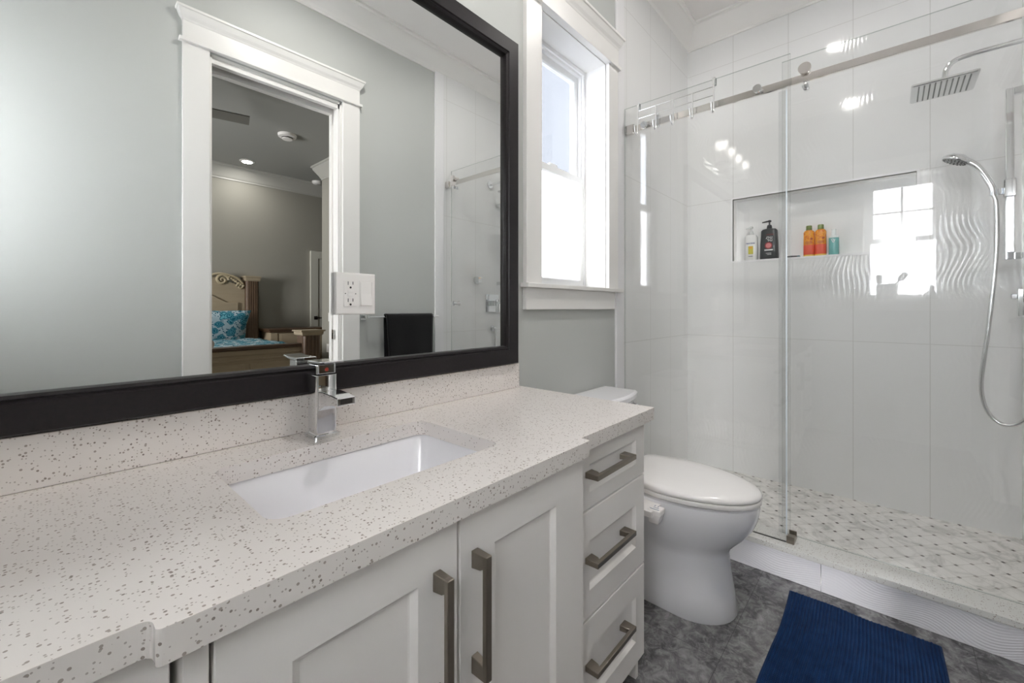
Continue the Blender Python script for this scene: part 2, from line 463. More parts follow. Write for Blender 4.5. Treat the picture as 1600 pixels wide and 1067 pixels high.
# ---- windows (double-hung, deep white jambs)
def header(bm, x0, x1, z, board, yo, sgn=-1):
    """flat architrave head with bead and flared cap; yo = wall plane, sgn = towards the room"""
    def bb(a, b, d, z0, z1): box(bm, a, b, min(yo, yo+sgn*d), max(yo, yo+sgn*d), z0, z1)
    bb(x0-0.014, x1+0.014, 0.032, z, z+0.016)
    bb(x0, x1, 0.022, z+0.016, z+0.016+board)
    z2 = z+0.016+board
    prof = [(0.0,0.0),(0.004,0.010),(0.012,0.022),(0.022,0.048),(0.027,0.050),(0.027,0.062)]
    rings = []
    for o, h in prof:
        d = 0.022+o
        rings.append([(x0-o,yo,z2+h),(x1+o,yo,z2+h),(x1+o,yo+sgn*d,z2+h),(x0-o,yo+sgn*d,z2+h)])
    loft(bm, rings)
def window(name, origin, rz, grid):
    W = struct(empty(name, origin, rz)); h = 0.276
    bm = bmesh.new()
    box(bm, -h-0.098, -h, -0.020, 0, WZ0, WZ1); box(bm, h, h+0.094, -0.020, 0, WZ0, WZ1)
    mesh_obj('casing', bm, M_trim, W, bevel=0.002)
    bm = bmesh.new(); header(bm, -h-0.098, h+0.094, WZ1, 0.085, 0.0)
    mesh_obj('head_casing', bm, M_trim, W, bevel=0.0015)
    mesh_obj('sill', BX((-h-0.114, h+0.116, -0.040, 0.0, WZ0-0.018, WZ0), (-h, h, 0.0, 0.125, WZ0-0.018, WZ0)), M_trim, W, bevel=0.002)
    mesh_obj('apron', BX((-h-0.100, h+0.062, -0.020, 0.0, WZ0-0.105, WZ0-0.018)), M_trim, W, bevel=0.002)
    bm = bmesh.new()
    box(bm, -h-0.0005, -h+0.004, 0.0, 0.125, WZ0, WZ1); box(bm, h-0.004, h+0.0005, 0.0, 0.125, WZ0, WZ1); box(bm, -h, h, 0.0, 0.125, WZ1-0.004, WZ1+0.0005)
    mesh_obj('jamb_lining', bm, M_trim, W)
    bm = bmesh.new()
    rrings(bm, -h, h, WZ0, WZ1, [(0,0.118),(0.022,0.118),(0.022,0.128),(0.034,0.130),(0.034,0.18),(0,0.18)], loop=True)
    mesh_obj('frame', bm, M_vinyl, W)
    lo = bmesh.new(); rrings(lo, -0.262, 0.262, WZ0+0.012, 1.80, [(0,0.121),(0.030,0.121),(0.036,0.126),(0.036,0.142),(0,0.142)], loop=True)
    lo = mesh_obj('lower_sash', lo, M_vinyl, W, bevel=0.001)
    mesh_obj('pane', BX((-0.228, 0.228, 0.131, 0.135, WZ0+0.046, 1.766)), M_frostL, lo)
    up = bmesh.new(); rrings(up, -0.245, 0.245, 1.775, WZ1-0.03, [(0,0.146),(0.034,0.146),(0.040,0.152),(0.040,0.170),(0,0.170)], loop=True)
    up = mesh_obj('upper_sash', up, M_vinyl, W, bevel=0.001)
    mesh_obj('pane', BX((-0.208, 0.208, 0.158, 0.162, 1.812, WZ1-0.068)), M_frostL if grid else M_frostU, up)
    if grid:
        g = BX((-0.009, 0.009, 0.150, 0.157, 1.812, WZ1-0.068), (-0.208, 0.208, 0.150, 0.157, 2.047, 2.061))
        mesh_obj('muntin', g, M_vinyl, up)
    mesh_obj('sash_latch', BX((-0.03, 0.03, 0.124, 0.14, 1.80, 1.812)), M_vinyl, lo)
    return W
window('window_1', (1.647, Y_N, 0), 0, False)
w2 = window('window_2', (X_W, wy, VO), PI/2, True); w2.scale = (0.92, 1.0, VS)

# ---- doorway to the bedroom, with a sliding pocket door
D = struct(empty('door_1', (0.935, Y_S, 0)))
bm = bmesh.new(); box(bm, 0.473, 0.585, Y_S, Y_S+0.020, 0, DZ+0.01); box(bm, 1.285, 1.398, Y_S, Y_S+0.020, 0, DZ+0.01)
at(mesh_obj('casing', bm, M_trim, bevel=0.002), D)
bm = bmesh.new(); header(bm, 0.473, 1.398, DZ+0.01, 0.085, Y_S, +1)
at(mesh_obj('head_casing', bm, M_trim, bevel=0.0015), D)
bm = bmesh.new()
box(bm, DX0-0.002, DX0+0.012, -0.59, Y_S+0.001, 0, DZ); box(bm, DX1-0.012, DX1+0.002, -0.59, Y_S+0.001, 0, DZ); box(bm, DX0, DX1, -0.59, Y_S+0.001, DZ-0.012, DZ+0.002)
box(bm, DX1-0.022, DX1-0.012, -0.505, -0.468, 0, DZ-0.012); box(bm, DX1-0.022, DX1-0.012, -0.59, -0.555, 0, DZ-0.012)
box(bm, DX0, DX1, -0.500, -0.468, DZ-0.04, DZ-0.012); box(bm, DX0, DX1, -0.59, -0.55, DZ-0.05, DZ-0.012)
at(mesh_obj('jamb', bm, M_trim), D)
at(mesh_obj('track', BX((DX0, DX1, -0.545, -0.505, DZ-0.020, DZ-0.012)), M_pewter), D)
leaf = at(mesh_obj('sliding_door', BX((DX0-0.02, DX0+0.018, -0.545, -0.508, 0.01, DZ-0.02)), M_trim), D)
bm = bmesh.new(); lathe(bm, [(0.006,-0.007),(0.024,-0.007),(0.028,-0.003),(0.028,0.0)], (0.589,-0.508+0.0,0.935), axis='y', n=24)
bm.transform(Matrix.Translation((0,0.007,0)))
lab(mesh_obj('edge_pull', bm, M_pewter, leaf, smooth=40), 'round dark pull')
bm = BX((DX1-0.026, DX1-0.0215, -0.545, -0.522, 0.925, 0.985)); at(lab(mesh_obj('strike_plate', bm, M_chrome), 'chrome strike plate'), D)
bm = BX((DX1-0.0275, DX1-0.0255, -0.538, -0.529, 0.945, 0.965)); at(mesh_obj('strike_hole', bm, M_dark), D)

# ------------------------------------------------------------------ bedroom beyond
BY = -4.6; BZ = 3.06; RX = 2.6; RY = -3.68
struct(mesh_obj('floor_bedroom', BX((-2.2, 4.2, BY-0.1, -0.59, -0.06, 0.0)), M_carpet))
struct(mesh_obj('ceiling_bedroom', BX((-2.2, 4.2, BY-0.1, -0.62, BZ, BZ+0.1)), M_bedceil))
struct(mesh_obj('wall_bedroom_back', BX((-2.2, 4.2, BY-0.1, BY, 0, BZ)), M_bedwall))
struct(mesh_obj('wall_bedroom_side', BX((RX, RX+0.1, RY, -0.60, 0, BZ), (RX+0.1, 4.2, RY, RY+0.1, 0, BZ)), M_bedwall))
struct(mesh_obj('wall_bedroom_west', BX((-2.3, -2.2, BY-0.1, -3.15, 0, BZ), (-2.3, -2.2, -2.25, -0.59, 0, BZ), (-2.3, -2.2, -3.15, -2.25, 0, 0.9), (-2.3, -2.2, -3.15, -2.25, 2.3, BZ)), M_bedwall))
W3 = struct(empty('added_window', (-2.2, -2.7, 0), PI/2))  # unseen window, added to bring more light into the bedroom
bm = bmesh.new(); rrings(bm, -0.45, 0.45, 0.9, 2.3, [(0,0.02),(0.05,0.02),(0.05,0.07),(0,0.07)], loop=True); box(bm, -0.02, 0.02, 0.03, 0.06, 0.95, 2.25)
mesh_obj('frame', bm, M_vinyl, W3)
mesh_obj('pane', BX((-0.40, 0.40, 0.044, 0.048, 0.95, 2.25)), M_glass, W3)
struct(mesh_obj('wall_bedroom_hall', BX((4.2, 4.3, BY-0.1, RY+0.1, 0, BZ)), M_bedwall))
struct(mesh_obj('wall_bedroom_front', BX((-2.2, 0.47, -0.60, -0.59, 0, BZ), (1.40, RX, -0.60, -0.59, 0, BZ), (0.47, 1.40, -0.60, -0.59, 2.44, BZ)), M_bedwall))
bm = bmesh.new()
sweep(bm, [(4.2,RY),(RX,RY),(RX,-0.60),(-2.2,-0.60),(-2.2,BY),(4.2,BY)], [(o*1.1, BZ+z*1.25) for o, z in crown], inward=1)
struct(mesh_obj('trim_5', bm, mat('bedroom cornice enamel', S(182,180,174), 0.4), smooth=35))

# door leaf on the bedroom's far wall
M_bdoor = mat('off-white door enamel', S(206,204,194), 0.4)
d2 = struct(empty('door_2', (2.822, BY, 0)))
bm = bmesh.new(); rrings(bm, 2.822, 3.58, 0.01, 2.012, [(0,BY+0.002),(0,BY+0.045),(0.11,BY+0.045),(0.118,BY+0.036),(0.12,BY+0.036)])
at(mesh_obj('leaf', bm, M_bdoor), d2)
bm = BX((2.868, 2.922, BY+0.045, BY+0.053, 0.945, 0.999)); box(bm, 2.888, 2.902, BY+0.05, BY+0.095, 0.965, 0.979); box(bm, 2.888, 3.01, BY+0.082, BY+0.095, 0.965, 0.979)
at(lab(mesh_obj('lever_handle', bm, mat('dark bronze', S(52,46,42), 0.4, 0.8), bevel=0.002), 'dark bronze lever on a square rose'), d2)

def wood(name, a, b, sc_=(3,3,40)):
    m = mat(name, a, 0.45); t = NT(m); p, x, y, z = t.pos()
    v = t.new('ShaderNodeVectorMath', operation='MULTIPLY'); t.link(p, v.inputs[0]); v.inputs[1].default_value = sc_
    t.color(t.mix(t.noise(v.outputs[0], 1.0, 4, 0.6, 0.5), a, b)); return m
M_wood = wood('washed oak', S(178,163,140), S(160,144,120), (4,4,40))
M_woodd = wood('brown stone-look pilaster', S(112,88,68), S(72,55,42), (14,14,9))
M_carve = mat('antique carved cream', S(176,162,134), 0.4)
M_woodtrim = mat('dark walnut moulding', S(84,64,48), 0.4)
M_floral = mat('teal floral cotton', S(210,220,222), 0.9)
t = NT(M_floral); p, x, y, z = t.pos()
wv = t.new('ShaderNodeVectorMath', operation='ADD'); t.link(p, wv.inputs[0])
nz = t.new('ShaderNodeTexNoise'); nz.inputs['Scale'].default_value = 9; t.link(p, nz.inputs['Vector'])
sc2 = t.new('ShaderNodeVectorMath', operation='SCALE'); t.link(nz.outputs['Color'], sc2.inputs[0]); sc2.inputs['Scale'].default_value = 0.09
t.link(sc2.outputs[0], wv.inputs[1])
v1 = t.vor(wv.outputs[0], 10.5); v2 = t.vor(wv.outputs[0], 34.0)
petal = t.m('LESS_THAN', v1.outputs['Distance'], 0.52); sm = t.m('LESS_THAN', v2.outputs['Distance'], 0.33)
ring = t.m('LESS_THAN', t.m('ABSOLUTE', t.m('SUBTRACT', t.m('FRACT', t.m('MULTIPLY', v1.outputs['Distance'], 6.0)), 0.5)), 0.16)
c = t.mix(petal, S(176,196,204), S(16,100,122)); c = t.mix(t.m('MULTIPLY', ring, petal), c, S(110,180,196))
c = t.mix(t.m('MULTIPLY', sm, t.m('SUBTRACT', 1.0, petal)), c, S(20,84,110)); t.color(c)

bed = empty('bed', (1.15, -3.6, 0)); tag(bed, 'washed-oak queen bed with carved headboard and brown fluted posts, through the doorway', 'bed')
bx0, bx1 = 0.22, 2.075
def fluted(bm, cx, cy, r, z0, z1, n=9):
    ring = []
    for i in range(n*8):
        a = 2*PI*i/(n*8); sq = 1/max(abs(math.cos(a)), abs(math.sin(a)))
        rr = r*min(sq, 1.22)*(1-0.045*(0.5+0.5*math.cos(a*n*2)))
        ring.append((cx+rr*math.cos(a), cy+rr*math.sin(a)))
    loft(bm, [[(a,b,z0) for a,b in ring], [(a,b,z1) for a,b in ring]])
for cx in (bx0+0.092, bx1-0.092):
    bm = bmesh.new(); fluted(bm, cx, BY+0.10, 0.078, 0.0, 1.50)
    po = at(mesh_obj('headboard_post', bm, M_woodd), bed)
    bm = bmesh.new(); loft(bm, [[(cx+a*s, BY+0.10+b*s, z) for a,b in ((-1,-1),(1,-1),(1,1),(-1,1))] for s, z in ((0.078,1.495),(0.088,1.51),(0.09,1.54),(0.098,1.548),(0.098,1.565))])
    mesh_obj('cap', bm, M_wood, po).matrix_parent_inverse = po.matrix_basis.inverted()
bm = bmesh.new(); top = []
N = 40
for i in range(N+1):
    t_ = i/N; xx = bx0+0.17+(bx1-bx0-0.34)*t_; s = (t_-0.5)*2
    top.append((xx, 1.40+0.22*(1-abs(s)**1.6)))
poly = [(bx0+0.17,0.3)]+top+[(bx1-0.17,0.3)]
loft(bm, [[(a,BY+0.06,b) for a,b in poly], [(a,BY+0.10,b) for a,b in poly]])
hb = at(mesh_obj('headboard', bm, M_wood), bed)
pt = [(bx0+0.25,0.70)]+[(xx+(0.08 if xx<1.15 else -0.08)*0, 0.0) for xx in ()]
pan = [(bx0+0.255,1.04)]
for i in range(N+1):
    t_ = i/N; xx = bx0+0.255+(bx1-bx0-0.51)*t_; s = abs((t_-0.5)*2)
    pan.append((xx, 1.20+0.20*max(0.0, 1-max(0.0,(s-0.25)/0.55))**1.0 if s < 0.8 else 1.20))
pan.append((bx1-0.255,1.04))
pan = [(a, (b if b > 1.06 else 1.05)) for a,b in pan]
bm = bmesh.new(); loft(bm, [[(a,BY+0.10,b) for a,b in pan], [(a,BY+0.125,b) for a,b in pan]])
o = mesh_obj('raised_panel', bm, M_wood, hb, bevel=0.004); o.matrix_parent_inverse = hb.matrix_basis.inverted()
bm = bmesh.new()
def scroll(cx, cz, r0, turns, sg, rt):
    return [(cx+sg*(r0*(1-k/40*0.85))*math.cos(turns*2*PI*k/40), BY+0.11, cz+(r0*(1-k/40*0.85))*math.sin(turns*2*PI*k/40)) for k in range(41)]
for sg in (-1, 1):
    m_ = 1.1475
    tube(bm, scroll(m_+sg*0.49, 1.50, 0.075, 1.6, sg, 0), [0.022*(1-0.5*k/40) for k in range(41)], 8)
    tube(bm, scroll(m_+sg*0.70, 1.42, 0.045, 1.4, -sg, 0), [0.016*(1-0.5*k/40) for k in range(41)], 8)
    tube(bm, smoothpath([(m_+sg*0.12,BY+0.11,1.58),(m_+sg*0.28,BY+0.11,1.52),(m_+sg*0.42,BY+0.11,1.575),(m_+sg*0.52,BY+0.11,1.575),(m_+sg*0.66,BY+0.11,1.53),(m_+sg*0.73,BY+0.11,1.45)]), 0.017, 8)
    for k in range(7):
        tt = k/6; cyl(bm, (m_+sg*(0.56+0.17*tt), BY+0.105, 1.545-0.11*tt), (m_+sg*(0.57+0.17*tt), BY+0.135, 1.535-0.11*tt), 0.020, 0.008, 8)
lathe(bm, [(0.0,0.06),(0.05,0.05),(0.09,0.02),(0.10,0.0)], (1.1475,BY+0.10,1.56), axis='y', n=16)
o = lab(mesh_obj('carving', bm, M_carve, hb, smooth=60), 'carved scroll crest'); o.matrix_parent_inverse = hb.matrix_basis.inverted()
FY = -2.68
for cx in (bx0+0.05, bx1-0.07):
    bm = bmesh.new(); fluted(bm, cx, FY, 0.098, 0.0, 0.83)
    po = at(mesh_obj('footboard_post', bm, M_woodd), bed)
    bm = bmesh.new(); loft(bm, [[(cx+a*s, FY+b*s, z) for a,b in ((-1,-1),(1,-1),(1,1),(-1,1))] for s, z in ((0.10,0.825),(0.112,0.835),(0.115,0.865),(0.128,0.870),(0.128,0.885))])
    mesh_obj('cap', bm, M_wood, po).matrix_parent_inverse = po.matrix_basis.inverted()
fx0, fx1 = bx0+0.14, bx1-0.155
fb = at(mesh_obj('footboard', BX((fx0, fx1, FY-0.03, FY+0.03, 0.15, 0.69), (fx0, fx1, FY-0.045, FY+0.045, 0.655, 0.705), (fx0, fx1, FY-0.04, FY+0.04, 0.60, 0.62)), M_wood, bevel=0.004), bed)
o = mesh_obj('top_rail', BX((fx0, fx1+0.02, FY-0.06, FY+0.06, 0.705, 0.745)), M_woodtrim, fb, bevel=0.01); o.matrix_parent_inverse = fb.matrix_basis.inverted()
for k in range(3):
    a = fx0+0.05+k*(fx1-fx0-0.05)/3
    o = mesh_obj('panel', BX((a, a+(fx1-fx0)/3-0.06, FY+0.03, FY+0.04, 0.22, 0.57)), M_wood, fb, bevel=0.006); o.matrix_parent_inverse = fb.matrix_basis.inverted()
for s_ in (bx0+0.08, bx1-0.13):
    at(mesh_obj('side_rail', BX((s_, s_+0.04, BY+0.16, FY-0.06, 0.25, 0.50)), M_wood), bed)
at(mesh_obj('mattress', BX((bx0+0.15, bx1-0.15, BY+0.14, FY-0.06, 0.42, 0.68)), mat('white ticking', S(225,225,222), 0.9), bevel=0.04, bseg=3), bed)
bm = bmesh.new()
gx_, gy_ = 26, 26
gr = [[bm.verts.new((bx0+0.165+(bx1-bx0-0.33)*i/gx_, BY+0.5+(FY-0.07-BY-0.5)*j/gy_,
      0.699+0.010*math.sin(i*1.1+j*0.4)*math.cos(j*0.9) )) for j in range(gy_+1)] for i in range(gx_+1)]
for i in range(gx_):
    for j in range(gy_): bm.faces.new((gr[i][j],gr[i+1][j],gr[i+1][j+1],gr[i][j+1]))
q = mesh_obj('comforter', bm, M_floral, smooth=60); md = q.modifiers.new('thick','SOLIDIFY'); md.thickness = 0.03; md.offset = 1.0
tag(q, 'teal and white floral comforter spread over the bed', 'comforter')

def pillow(name, loc, sx, sy, th, rot, m):
    bm = bmesh.new(); n = 16; tops = []
    for sgn in (1, -1):
        g = []
        for i in range(n+1):
            row = []
            for j in range(n+1):
                a = i/n*2-1; b = j/n*2-1
                k = max(0.0, (1-a**4))**0.5*max(0.0, (1-b**4))**0.5
                row.append(bm.verts.new((a*sx/2*(1-0.06*(1-abs(b))), b*sy/2*(1-0.06*(1-abs(a))), sgn*th/2*k)))
            g.append(row)
        for i in range(n):
            for j in range(n): bm.faces.new((g[i][j],g[i+1][j],g[i+1][j+1],g[i][j+1]))
    bmesh.ops.remove_doubles(bm, verts=bm.verts, dist=1e-5)
    o = mesh_obj(name, bm, m, smooth=70); o.location = loc; o.rotation_euler = rot
    return o
tag(pillow('pillow', (1.55, -4.28, 0.90), 0.66, 0.46, 0.17, (math.radians(58),0,0), M_floral), 'floral pillow leaning on the headboard near the bedside chest', 'pillow', 'bed pillows')
tag(pillow('pillow', (0.80, -4.28, 0.90), 0.66, 0.46, 0.17, (math.radians(58),0,0), M_floral), 'floral pillow on the far side of the bed, away from the chest', 'pillow', 'bed pillows')

ns = empty('nightstand', (2.48, -4.35, 0)); tag(ns, 'washed-oak bedside chest with dark top beside the bed', 'nightstand')
nx0, nx1, ny0, ny1 = 2.11, 2.86, BY+0.03, -4.16
at(mesh_obj('body', BX((nx0+0.02, nx1-0.02, ny0, ny1, 0.06, 0.79), (nx0, nx0+0.09, ny1-0.08, ny1+0.02, 0.02, 0.79), (nx1-0.09, nx1, ny1-0.08, ny1+0.02, 0.02, 0.79)), M_wood, bevel=0.004), ns)
at(mesh_obj('top', BX((nx0-0.03, nx1+0.03, ny0, ny1+0.05, 0.815, 0.84), (nx0-0.015, nx1+0.015, ny0, ny1+0.035, 0.79, 0.815)), M_woodtrim, bevel=0.006), ns)
for k in range(3):
    dr = at(mesh_obj('drawer', BX((nx0+0.11, nx1-0.11, ny1, ny1+0.018, 0.56-0.24*k, 0.775-0.24*k), (nx0+0.13, nx1-0.13, ny1+0.018, ny1+0.023, 0.58-0.24*k, 0.755-0.24*k)), M_wood, bevel=0.004), ns)
    bm = bmesh.new(); lathe(bm, [(0.006,0.0),(0.03,0.004),(0.03,0.010),(0.012,0.016),(0.018,0.03),(0.006,0.036)], ((nx0+nx1)/2, ny1+0.023, 0.67-0.24*k), axis='y', n=16)
    o = mesh_obj('knob', bm, M_woodtrim, dr, smooth=50); o.matrix_parent_inverse = dr.matrix_basis.inverted()

for z_, y_, hh, lb in ((1.005, -3.44, 0.115, 'upper white switch plate on the bedroom side wall beyond the doorway'), (0.59, -3.49, 0.11, 'lower white outlet plate on the bedroom side wall beyond the doorway')):
    p_ = empty('wall_plate', (RX, y_, z_)); tag(p_, lb, 'wall plate')
    mesh_obj('cover', BX((-0.006, 0.0, -0.04, 0.04, -hh/2, hh/2)), M_plate, p_, bevel=0.002)
    mesh_obj('insert', BX((-0.009, -0.005, -0.017, 0.017, -0.033, 0.033)), M_plate, p_, bevel=0.001)

def downlight(loc, r, label, power, size, col=(1.0,0.97,0.93), e=9.0):
    L = empty('downlight', loc); tag(L, label, 'ceiling light', 'recessed ceiling lights')
    bm = bmesh.new(); lathe(bm, [(r,0.0),(r+0.018,0.0),(r+0.018,-0.004),(r+0.006,-0.009),(r,-0.006)], (0,0,0), n=32)
    mesh_obj('trim_ring', bm, M_trim, L, smooth=50)
    bm = bmesh.new(); lathe(bm, [(r,-0.001),(r,-0.004)], (0,0,0), n=32)
    mesh_obj('lens', bm, lampmat('lit lens', (1.0,0.96,0.90,1), e), L)
    ld = bpy.data.lights.new('downlight_lamp', 'AREA'); ld.shape = 'DISK'; ld.size = size; ld.energy = power; ld.color = col; ld.spread = math.radians(170)
    lo = bpy.data.objects.new('lamp', ld); COL.objects.link(lo); lo.parent = L; lo.location = (0,0,-0.012)
downlight((2.19, 0.30, Z_C), 0.048, 'recessed ceiling light just above the shower glass', 1.8, 0.11)
downlight((1.015, 0.27, Z_C), 0.048, 'recessed ceiling light over the middle of the bathroom', 4.8, 0.11)
downlight((1.847, -4.20, BZ), 0.07, 'lit recessed light in the bedroom ceiling above the bed', 2.5, 0.12, e=14)

bm = bmesh.new(); lathe(bm, [(0.005,-0.055),(0.05,-0.055),(0.056,-0.048),(0.056,-0.034),(0.09,-0.028),(0.095,-0.008),(0.095,0.0)], (0,0,0), n=28)
v = empty('ceiling_vent', (1.863, -2.90, BZ)); tag(v, 'round white ceiling vent cap beyond the doorway', 'vent')
mesh_obj('cap', bm, M_plate, v, smooth=45)
bm = bmesh.new(); lathe(bm, [(0.058,-0.046),(0.058,-0.036)], (0,0,0), n=28); mesh_obj('gap', bm, M_dark, v)
bm = bmesh.new(); lathe(bm, [(0.005,-0.042),(0.055,-0.040),(0.07,-0.025),(0.075,0.0)], (0,0,0), n=28)
o = mesh_obj('smoke_detector', bm, M_plate, smooth=45); o.location = (2.86, -4.42, BZ); tag(o, 'small white smoke detector near the far bedroom wall', 'smoke detector')

fan = empty('ceiling_fan', (0.62, -2.15, 2.74)); tag(fan, 'ceiling fan with pale blades seen through the doorway', 'ceiling fan')
bm = bmesh.new(); lathe(bm, [(0.02,-0.08),(0.09,-0.07),(0.11,0.0),(0.09,0.06),(0.03,0.08),(0.016,0.10),(0.016,0.27),(0.06,0.28),(0.07,0.32)], (0,0,0), n=24)
mesh_obj('motor', bm, M_plate, fan, smooth=45)
M_blade = mat('grey fan blade', S(118,116,110), 0.6)
for k in range(5):
    a = math.radians(14+72*k); bm = bmesh.new()
    box(bm, 0.16, 0.62, -0.065, 0.065, -0.005, 0.005); box(bm, 0.08, 0.2, -0.015, 0.015, -0.008, 0.004)
    bm.transform(Matrix.Rotation(a,4,'Z') @ Matrix.Rotation(math.radians(10),4,'X'))
    mesh_obj('blade', bm, M_blade, fan)

# ------------------------------------------------------------------ vanity
def shaker(bm, x0, x1, z0, z1, y, th, fw, rec=0.010):
    fl, fr, ft, fb_ = fw
    R = lambda a, b, c, d, yy: [(a,yy,c),(b,yy,c),(b,yy,d),(a,yy,d)]
    e = 0.0015
    ix0, ix1, iz0, iz1 = x0+fl, x1-fr, z0+fb_, z1-ft
    loft(bm, [R(x0,x1,z0,z1,y+th), R(x0,x1,z0,z1,y+e), R(x0+e,x1-e,z0+e,z1-e,y), R(ix0,ix1,iz0,iz1,y), R(ix0+0.002,ix1-0.002,iz0+0.002,iz1-0.002,y+0.002),
              R(ix0+0.009,ix1-0.009,iz0+0.009,iz1-0.009,y+rec-0.001), R(ix0+0.012,ix1-0.012,iz0+0.012,iz1-0.012,y+rec)])
def pull(c, length, vertical, y):
    """bar pull: flat grip on two block feet; c = centre on the door face"""
    bm = bmesh.new(); L = length/2
    fw = 0.030
    def pr(a0, a1, y0, y1, b):   # along, depth, half-width across
        if vertical: box(bm, -b, b, y0, y1, a0, a1)
        else: box(bm, a0, a1, y0, y1, -b, b)
    pr(-L, L, -0.036, -0.026, 0.0065)
    for s_ in (-1, 1):
        e = s_*L; i = s_*(L-fw)
        A = lambda u, d, b: ((-b,-d,u),(b,-d,u)) if vertical else ((u,-d,-b),(u,-d,b))
        rings = []
        for d, ee, ii, b in ((0.0, e, i, 0.0075), (0.020, e, i+s_*0.003, 0.0068), (0.028, e, i+s_*0.008, 0.0065)):
            p0, p1 = A(ee, d, b); p2, p3 = A(ii, d, b); rings.append([p0, p1, p3, p2])
        loft(bm, rings)
    bm.transform(Matrix.Translation((c[0], y, c[1])))
    return bm

CT = 0.821; CB = 0.785
van = empty('vanity_cabinet', (0.4675, 0.8, 0)); tag(van, 'white two-door shaker sink cabinet with long pewter pulls under the sink', 'cabinet')
bm = BX((0.099, 0.119, 0.540, 1.079, 0.09, CB), (0.828, 0.846, 0.540, 1.079, 0.0, CB), (0.119, 0.828, 0.555, 1.079, 0.09, 0.11), (0.119, 0.828, 1.06, 1.079, 0.09, CB), (0.119, 0.828, 0.62, 0.64, 0.0, 0.09))
body = at(mesh_obj('body', bm, M_cab), van)
for st in ((0.098, 0.1205, 0.534, 0.555, 0.09, CB-0.001), (0.8245, 0.847, 0.534, 0.555, 0.0, CB-0.001)):
    at(mesh_obj('stile', BX(st), M_cab, bevel=0.001), van)
for x0, x1, fw, hx in ((0.1240, 0.4595, (0.078,0.078,0.076,0.08), 0.416), (0.4645, 0.8220, (0.082,0.088,0.076,0.08), 0.497)):
    bm = bmesh.new(); shaker(bm, x0, x1, 0.10, CB-0.006, 0.530, 0.021, fw)
    d_ = at(mesh_obj('door', bm, M_cab), van)
    o = lab(mesh_obj('handle', pull((hx, 0.608), 0.208, True, 0.530), M_pewter, d_, bevel=0.0015), 'pewter bar pull'); o.matrix_parent_inverse = d_.matrix_basis.inverted()

def drawers(name, x0, x1, label):
    r = empty(name, ((x0+x1)/2, 0.82, 0)); tag(r, label, 'cabinet', 'drawer units of the vanity')
    at(mesh_obj('body', BX((x0, x0+0.016, 0.576, 1.079, 0.081, CB), (x1-0.016, x1, 0.576, 1.079, 0.0, CB), (x0+0.016, x1-0.016, 0.59, 1.079, 0.081, 0.10), (x0+0.016, x1-0.016, 1.06, 1.079, 0.081, CB)), M_cab), r)
    at(mesh_obj('toe_kick', BX((x0, x1-0.016, 0.64, 0.655, 0.0, 0.081)), M_cab), r)
    for z0, z1, zh in ((0.6285, 0.7775, 0.716), (0.3600, 0.6235, 0.507), (0.083, 0.3550, 0.246)):
        bm = bmesh.new(); shaker(bm, x0+0.0025, x1-0.0025, z0, z1, 0.555, 0.020, (0.055,0.055,0.040 if z1 > 0.7 else 0.075,0.04 if z1 > 0.7 else 0.065), 0.009)
        d_ = at(mesh_obj('drawer', bm, M_cab), r)
        o = lab(mesh_obj('handle', pull(((x0+x1)/2+(-0.046 if x0 > 0.5 else 0.046), zh), 0.205, False, 0.555), M_pewter, d_, bevel=0.0015), 'pewter bar pull'); o.matrix_parent_inverse = d_.matrix_basis.inverted()
drawers('drawer_cabinet', 0.851, 1.222, 'white three-drawer cabinet with pewter pulls beside the toilet')
drawers('drawer_cabinet', X_W+0.004, 0.094, 'white drawer cabinet left of the sink doors, nearest the bottom left corner')

# countertop with the sink cut-out
bm = bmesh.new()
outer = [(X_W+0.001,1.079),(X_W+0.001,0.536)]
for k in range(6): a = k/5*PI/2; outer.append((0.064+0.010*math.sin(a), 0.526+0.010*math.cos(a)))
for k in range(6): a = k/5*PI/2; outer.append((0.080-0.006*math.cos(a)+0.000, 0.517-0.006*math.sin(a)))
outer += [(0.836,0.511),(0.840,0.514),(0.840,0.536),(1.247,0.536),(1.250,0.539),(1.250,1.079)]
inner = rrect(0.217, 0.690, 0.648, 0.944, 0.030, 6)
eds = []
for L in (outer, inner):
    vs = [bm.verts.new((a,b,CT)) for a,b in L]
    eds += [bm.edges.new((vs[i], vs[(i+1)%len(vs)])) for i in range(len(vs))]
bmesh.ops.triangle_fill(bm, use_beauty=True, use_dissolve=False, edges=eds)
ret = bmesh.ops.extrude_face_region(bm, geom=list(bm.faces))
for v_ in ret['geom']:
    if isinstance(v_, bmesh.types.BMVert): v_.co.z = CB
ct = mesh_obj('countertop', bm, M_quartz, bevel=0.0022); tag(ct, 'speckled white quartz countertop with a stepped front edge around the sink', 'countertop')
bs = mesh_obj('backsplash', BX((X_W+0.001, 1.229, 1.060, 1.079, CT+0.0005, 0.913)), M_quartz, bevel=0.0015); tag(bs, 'low speckled quartz backsplash strip under the mirror', 'backsplash')

